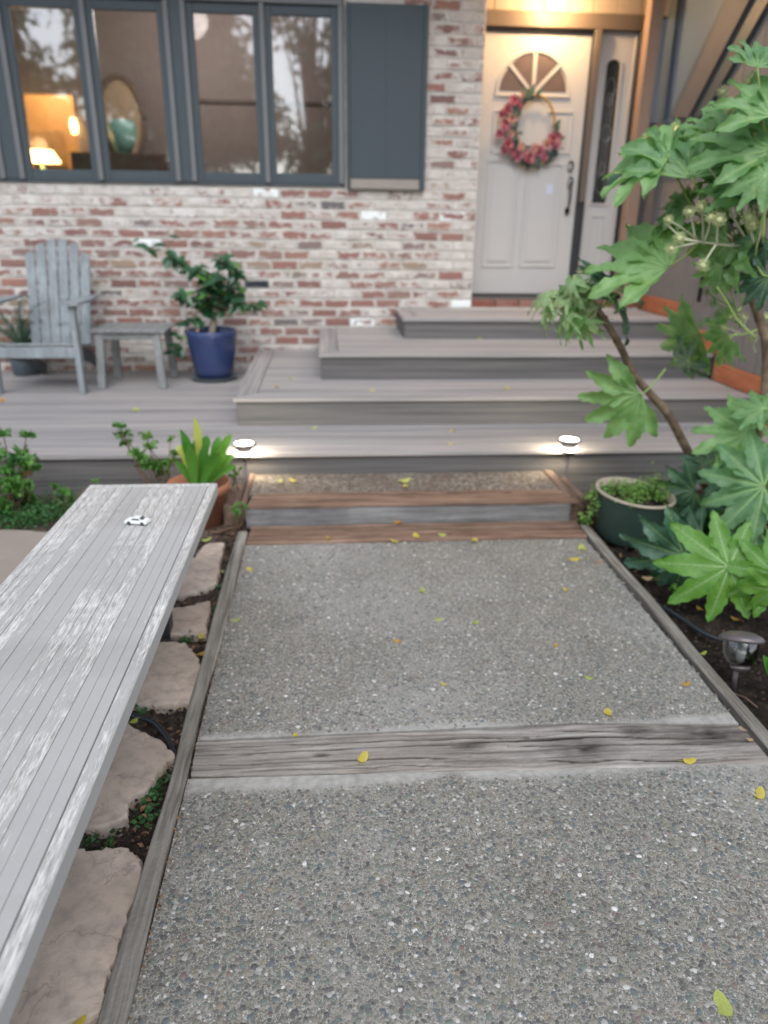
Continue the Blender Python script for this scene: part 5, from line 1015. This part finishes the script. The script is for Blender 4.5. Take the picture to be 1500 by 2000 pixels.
LF += [(1395, 250, 110, 70, 35, 2.25, 'G', 2, 0, (1450, 420)), (1450, 235, 95, 75, 30, 2.2, 'G', 1, 10, (1470, 420)), (1480, 130, 80, 70, 15, 2.05, 'G', 1, 0, (1495, 260)), (1345, 400, 150, 60, 45, 2.25, 'G', 0, 10, (1430, 470)), (1440, 350, 135, 75, 35, 2.12, 'G', 0, 0, (1465, 470)), (1495, 345, 150, 80, 30, 2.0, 'g', 1, 0, (1490, 470)), (1410, 520, 230, 50, 50, 2.15, 'G', 1, 0, (1460, 500)), (1500, 540, 200, 60, 45, 2.1, 'D', 1, 0, (1480, 520)), (1490, 800, 120, 60, 40, 2.1, 'g', 0, 0, (1490, 850)), (1430, 930, 150, 70, 40, 2.2, 'D', 0, 0, (1480, 980)), (1480, 1030, 150, 75, 40, 2.0, 'D', 2, 0, (1500, 1060)), (1300, 1040, 200, 48, 45, 2.3, 'D', 1, 0, (1390, 1010)), (1385, 905, 100, 55, 45, 2.35, 'D', 2, 0, (1395, 980))]
ry = random.Random(8)
for k in range(15):                                   # unfolding young leaves at the end of the leaning stem
    a = [150, 165, 140, 120, 105, 90, 180, 195, 215, 235, 130, 70, 205, 158, 250][k]; r_ = ry.uniform(45, 100) if 100 < a < 190 else ry.uniform(35, 65); ex, ey = 1168+r_*math.cos(math.radians(a)), 600-r_*math.sin(math.radians(a))*.8
    LF.append((ex, ey, a+ry.uniform(-50, 30), ry.uniform(38, 58), ry.uniform(30, 60), 2.42+ry.uniform(-.08, .08), 'y' if k % 4 else 'g', k % 3, ry.uniform(-40, 40), (1168, 602)))
rs_ = random.Random(21)
for (px, py, dr, ln, tl, Y, kd, mi, rl, po) in LF:
    c = P3(px, py, Y); dep = (c-CAM).dot(fw); L = ln*dep/F/ .95/math.cos(math.radians(tl)*.55)
    d = adir(dr); n_ = -fw; R = orient(d, n_); R = Matrix.Rotation(math.radians(rl), 3, d)@Matrix.Rotation(-math.radians(tl)*1.0, 3, R.col[0])@R
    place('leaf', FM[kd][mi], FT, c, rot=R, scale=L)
    o_ = P3(po[0], po[1], Y+.02 if abs(po[0]-1168) > 3 else 2.42); mid = (o_+c)/2+Vector((0, 0, -.012)); branch(FT, [o_, mid, c+fw*.003], .0052, .0036, M['petiole'] if kd not in 'y' else M['stalk'], 'petiole', 7)
# flower heads
um = MB(); ru = random.Random(2)
for i in range(60):
    ph = math.acos(1-2*(i+.5)/60); th = i*2.39996; d = Vector((math.sin(ph)*math.cos(th), math.sin(ph)*math.sin(th), math.cos(ph))); s = d.orthogonal().normalized()*.03; s2 = d.cross(s); r_ = ru.uniform(.8, 1.15)
    b0 = len(um.v); um.add([d*.5+s, d*.5-s*.5+s2*.8, d*.5-s*.5-s2*.8, d*r_+s*1.7, d*r_-s*.9+s2*1.5, d*r_-s*.9-s2*1.5, d*(r_+.1)], [(0, 1, 4, 3), (1, 2, 5, 4), (2, 0, 3, 5), (3, 4, 6), (4, 5, 6), (5, 3, 6)])
um.lathe([(0, .45), (.32, .32), (.45, 0), (.32, -.32), (0, -.45)], n=10); UM = um.mesh('flower_head', M['umbel'], True); UMg = um.mesh('flower_head', M['fatsia_young'], True)
for (px, py, r_, Y, ox, oy, gm) in [(1465, 158, 14, 2.1, 1470, 300, 0), (1412, 180, 11, 2.15, 1440, 300, 0), (1425, 213, 12, 2.15, 1445, 320, 0), (1488, 205, 7, 2.1, 1475, 300, 0), (1490, 190, 6, 2.1, 1475, 300, 0), (1474, 262, 9, 2.1, 1475, 330, 0), (1346, 414, 11, 2.1, 1358, 468, 0), (1370, 405, 12, 2.12, 1372, 470, 0), (1388, 424, 12, 2.08, 1375, 472, 0), (1405, 430, 13, 2.06, 1400, 478, 0), (1327, 466, 12, 2.08, 1365, 472, 0), (1311, 486, 11, 2.08, 1362, 474, 0), (1372, 519, 12, 2.05, 1398, 478, 0), (1463, 425, 14, 2.05, 1472, 475, 0), (1470, 438, 12, 2.04, 1472, 475, 0), (1494, 402, 14, 2.02, 1480, 475, 0), (1306, 430, 9, 2.12, 1358, 465, 0),
      (1395, 552, 8, 2.3, 1432, 600, 1), (1393, 590, 9, 2.3, 1432, 615, 1), (1425, 560, 9, 2.3, 1440, 610, 1), (1405, 610, 9, 2.3, 1440, 630, 1), (1368, 632, 9, 2.3, 1430, 640, 1), (1430, 600, 8, 2.3, 1445, 640, 1), (1480, 575, 10, 2.25, 1470, 610, 0), (1442, 545, 9, 2.3, 1450, 600, 1), (1495, 620, 10, 2.2, 1480, 650, 0), (1415, 640, 8, 2.3, 1445, 650, 0), (1470, 660, 10, 2.25, 1475, 690, 0), (1452, 620, 10, 2.3, 1455, 650, 0), (1500, 550, 10, 2.2, 1490, 600, 1), (1380, 570, 7, 2.3, 1432, 600, 1)]:
    c = P3(px, py, Y); dep = (c-CAM).dot(fw); place('flower_head', UMg if gm else UM, FT, c, rot=(ru.uniform(0, 3), ru.uniform(0, 3), 0), scale=r_*dep/F*1.05)
    o_ = P3(ox, oy, Y+.03); branch(FT, [o_, (o_+c)/2+Vector((ru.uniform(-.01, .01), 0, 0)), c], .0045, .003, M['stalk'] if not gm else M['petiole'], 'flower_stalk', 6)
for pts in ([(1470, 480), (1420, 479), (1365, 472), (1330, 462), (1300, 436)], [(1470, 480), (1474, 400), (1472, 300)], [(1475, 660), (1440, 625), (1420, 590), (1400, 560)], [(1470, 480), (1440, 440), (1400, 350), (1385, 330)]):
    branch(FT, [P3(a, b, 2.13) for a, b in pts], .0055, .0035, M['stalk'] if pts[0][1] < 500 else M['petiole'], 'flower_stem', 8)
# short strap leaves at the right edge and under the big leaf
sp = thing('strap_seedling', 'small bright green strap leaves on the soil under the big bright leaf', 'plant', at(1318, 1165, 2, -.04))
strap([at(1312, 1155, 2, -.03), at(1318, 1165, 2, .03), at(1328, 1182, 2, .0)], .018, M['clivia'], sp); strap([at(1306, 1150, 2, -.03), at(1312, 1150, 2, .02), at(1322, 1140, 2, .0)], .014, M['clivia'], sp)
sp = thing('strap_seedling', 'bright green strap leaf at the right edge beside the solar light', 'plant', at(1505, 1350, 2, -.04))
q = at(1490, 1280, 1, 1.30*U); strap([at(1512, 1345, 2, -.04), at(1505, 1310, 1, 1.30*U), q], .020, M['clivia'], sp); strap([at(1520, 1345, 2, -.04), at(1515, 1310, 1, 1.30*U), at(1506, 1290, 1, 1.30*U)], .018, M['clivia'], sp)
# ------------------------------------------------------------------ fallen leaves
lsh = {}
for nm in ('yellow', 'orange', 'lime', 'tanleaf'):
    mb = MB(); n = 12; vs = [(0, 0, .06)]
    for i in range(n): a = 2*math.pi*i/n; r_ = .5*(1+.32*max(0, math.cos(a))**6); vs.append((r_*math.cos(a), r_*math.sin(a)*.80, .10*math.cos(2*a)+.06+.02*math.sin(3*a)))
    mb.add(vs, [(0, 1+i, 1+(i+1) % n) for i in range(n)]); mb.tube([(-.45, 0, .08), (-.85, .08, .05)], .02, 4); lsh[nm] = mb.mesh('fallen_leaf', M[nm], True)
G = 'fallen leaves'
for (px, py, sz, nm, ax, v, lab) in [
 (708, 1482, 26, 'yellow', 2, .010, 'yellow heart-shaped leaf on the grey cross timber, left of its middle'), (1345, 1487, 22, 'yellow', 2, .008, 'small yellow leaf on the front edge of the cross timber near its right end'),
 (1188, 1393, 22, 'yellow', 2, 0, 'round yellow leaf on the walk just beyond the knot of the cross timber'), (1483, 1553, 30, 'yellow', 2, 0, 'yellow leaf on the near slab at the right edge of the photo'),
 (1412, 1967, 44, 'lime', 2, 0, 'largest fallen leaf, green and yellow, in the bottom right corner of the walk'), (1150, 1325, 14, 'lime', 2, 0, 'pale lime leaf on the walk above the round yellow leaf'),
 (1338, 1337, 16, 'orange', 2, 0, 'orange brown leaf on the walk near the right edging board'), (867, 1337, 13, 'yellow', 2, 0, 'small yellow leaf alone in the lower middle of the far slab'),
 (776, 1253, 14, 'orange', 2, 0, 'orange leaf in the middle of the far slab'), (1085, 1262, 11, 'orange', 2, 0, 'tiny orange leaf on the right side of the far slab, middle height'),
 (928, 1217, 15, 'lime', 2, 0, 'pale leaf on the far slab, right of the two pale leaves side by side'), (857, 1211, 13, 'lime', 2, 0, 'pale leaf on the far slab, left of the two pale leaves side by side'),
 (825, 1155, 16, 'lime', 2, 0, 'lime leaf in the upper middle of the far slab'), (1105, 1153, 13, 'yellow', 2, 0, 'small yellow leaf on the far slab, level with the lime leaf and to its right'),
 (1122, 1093, 18, 'yellow', 2, 0, 'yellow leaf near the upper right corner of the far slab, nearer the middle of two'), (1137, 1072, 20, 'lime', 2, 0, 'pale leaf in the upper right corner of the far slab'),
 (1170, 1098, 9, 'orange', 2, 0, 'tiny orange leaf beside the right edging board at the top of the far slab'), (488, 1113, 15, 'yellow', 2, 0, 'yellow leaf in the upper left corner of the far slab'),
 (460, 1212, 15, 'lime', 2, 0, 'dull green leaf on the far slab beside the left edging board'), (577, 1436, 10, 'yellow', 2, 0, 'tiny yellow leaf on the bare cement strip beyond the cross timber, left side'),
 (641, 1052, 13, 'yellow', 2, .012, 'leftmost yellow leaf on the flat brown ground timber'), (770, 1057, 14, 'yellow', 2, .012, 'yellow leaf on the front edge of the brown ground timber, second from the left'),
 (813, 1047, 16, 'yellow', 2, .012, 'brightest yellow leaf on the brown ground timber'), (863, 1045, 15, 'lime', 2, .012, 'lime green leaf on the brown ground timber'), (927, 1056, 17, 'yellow', 2, .012, 'rightmost yellow leaf on the brown ground timber'),
 (777, 1020, 18, 'orange', 2, .014, 'orange leaf lying at the foot of the grey step face'), (547, 941, 14, 'lime', 2, z0, 'leftmost pale leaf on the gravel top of the timber step'), (572, 939, 14, 'yellow', 2, z0, 'yellow leaf on the gravel top of the timber step, left part'),
 (790, 939, 22, 'lime', 2, z0, 'larger lime leaf on the gravel top of the timber step, middle'), (792, 950, 12, 'yellow', 2, z0, 'small yellow leaf on the back edge of the brown step timber'),
 (613, 837, 12, 'lime', 2, Z1, 'pale leaf on the deck left part, just before the widest step'), (885, 842, 14, 'yellow', 2, Z1, 'yellow leaf on the deck in front of the widest step, farther of two'), (880, 867, 13, 'yellow', 2, Z1, 'yellow leaf on the deck near its front edge, nearer of two'),
 (540, 756, 12, 'orange', 2, Z2, 'orange leaf on the left end of the lowest composite step'), (568, 740, 11, 'lime', 2, Z2, 'pale leaf on the left end of the lowest composite step, farther back'), (728, 763, 11, 'yellow', 2, Z2, 'yellow speck of a leaf on the lowest composite step, middle'), (990, 760, 13, 'yellow', 2, Z2, 'yellow leaf on the lowest composite step, right part'),
 (935, 662, 11, 'yellow', 2, Z3, 'small yellow leaf on the middle composite step below the topmost'), (5, 783, 15, 'orange', 2, Z1, 'tan orange leaf on the deck at the left edge of the photo'), (265, 802, 16, 'lime', 2, Z1, 'faint pale leaf on the deck left of the tallest strap leaf'),
 (395, 1245, 20, 'yellow', 2, -.005, 'yellow brown leaf on the soil between two flagstones, farther of two'), (394, 1278, 20, 'orange', 2, -.005, 'orange leaf on the soil beside the walk edging, nearer of two'), (403, 1055, 16, 'lime', 2, .006, 'yellow green leaf on the farthest flagstone'), (262, 1409, 16, 'lime', 2, .004, 'pale yellow leaf at the bench edge on top of a flagstone'),
 (425, 1020, 13, 'lime', 2, -.01, 'pale leaf on the soil at the foot of the terracotta pot'), (428, 1084, 10, 'lime', 2, -.01, 'tiny pale leaf on the soil right of the farthest flagstone'), (437, 1117, 12, 'tanleaf', 2, -.01, 'tan curled leaf on the soil beside the left edging board'), (155, 1998, 24, 'yellow', 2, .006, 'yellow leaf on the flagstone at the bottom edge of the photo'),
 (1367, 1190, 14, 'orange', 2, -.03, 'tan leaf on the dark soil under the bright palmate leaf'), (1438, 1210, 18, 'orange', 2, -.03, 'orange brown leaf on the dark soil above the solar light'), (1373, 1277, 14, 'lime', 2, -.03, 'yellow green leaf on the dark soil left of the solar light'), (1265, 1130, 18, 'tanleaf', 2, -.025, 'pale tan leaf on the soil right of the edging board below the green tub'), (1172, 1020, 12, 'orange', 2, -.03, 'orange leaf on the dark soil between the step and the green tub'), (1463, 1445, 12, 'tanleaf', 2, .012, 'tan bit of leaf on the right edging board by the cross timber'), (1450, 1425, 14, 'tanleaf', 2, .006, 'curled tan leaf in the joint between slab and right edging board')]:
    c = at(px, py, ax, v); dep = (c-CAM).dot(fw); s = sz*dep/F*1.05; o = place('fallen_leaf', lsh[nm], None, c+Vector((0, 0, .0015)), rot=(random.uniform(-.15, .15), random.uniform(-.15, .15), random.uniform(0, 6.28)), scale=(s, s*random.uniform(.7, 1), s)); tag(o, lab, 'leaf', G)
# ------------------------------------------------------------------ trees across the yard (seen only as reflections in the panes)
def tree(x, y, h, r_, n, lab, seed):
    rr = random.Random(seed); t = thing('tree', lab, 'tree', (x, y, -.1)); tr_ = [(x, y, -.1), (x+.1, y, h*.3), (x-.1, y+.1, h*.6)]
    mb = MB().tube(tr_, [.22, .16, .08], 8)
    cl = []
    for k in range(26):
        a = rr.uniform(0, 6.28); e = rr.uniform(.25, 1.0); q = Vector((x+r_*math.cos(a)*rr.uniform(.2, 1), y+r_*math.sin(a)*rr.uniform(.2, 1), h*e)); cl.append(q); mb.tube([(x, y, h*.25), (Vector((x, y, h*.4))+q)/2, q], [.07, .04, .015], 5)
    mb.build('trunk', M['bark'], t); rs = np.random.RandomState(seed); C_ = np.array([tuple(c) for c in cl]); c = C_[rs.randint(0, 26, n)]+rs.normal(0, r_*.17, (n, 3)); d = rs.normal(0, 1, (n, 3)); d /= np.linalg.norm(d, axis=1)[:, None]; e = np.cross(d, rs.normal(0, 1, (n, 3))); e /= np.linalg.norm(e, axis=1)[:, None]; s = rs.uniform(.08, .2, (n, 1))
    V = np.stack([c-d*s, c+e*s*.5, c+d*s, c-e*s*.5], 1).reshape(-1, 3); me = np_mesh('crown', V-np.array([x, y, -.1]), np.arange(4*n).reshape(n, 4), M['shrub_d']); o = bpy.data.objects.new('crown', me); COL.objects.link(o); o.parent = t
tree(-.3, -9, 8.5, 1.5, 3000, 'airy tree across the yard, mirrored in the fourth window pane', 5)
tree(-4.6, -9.5, 9, 2.6, 34000, 'dense tree across the yard, mirrored in the left window panes', 6)
tree(-9.8, -9, 9, 3.0, 30000, 'dense tree farthest left across the yard behind the camera', 8)
tree(4.2, -11, 8, 2.6, 7000, 'tree to the right across the yard behind the camera', 9)
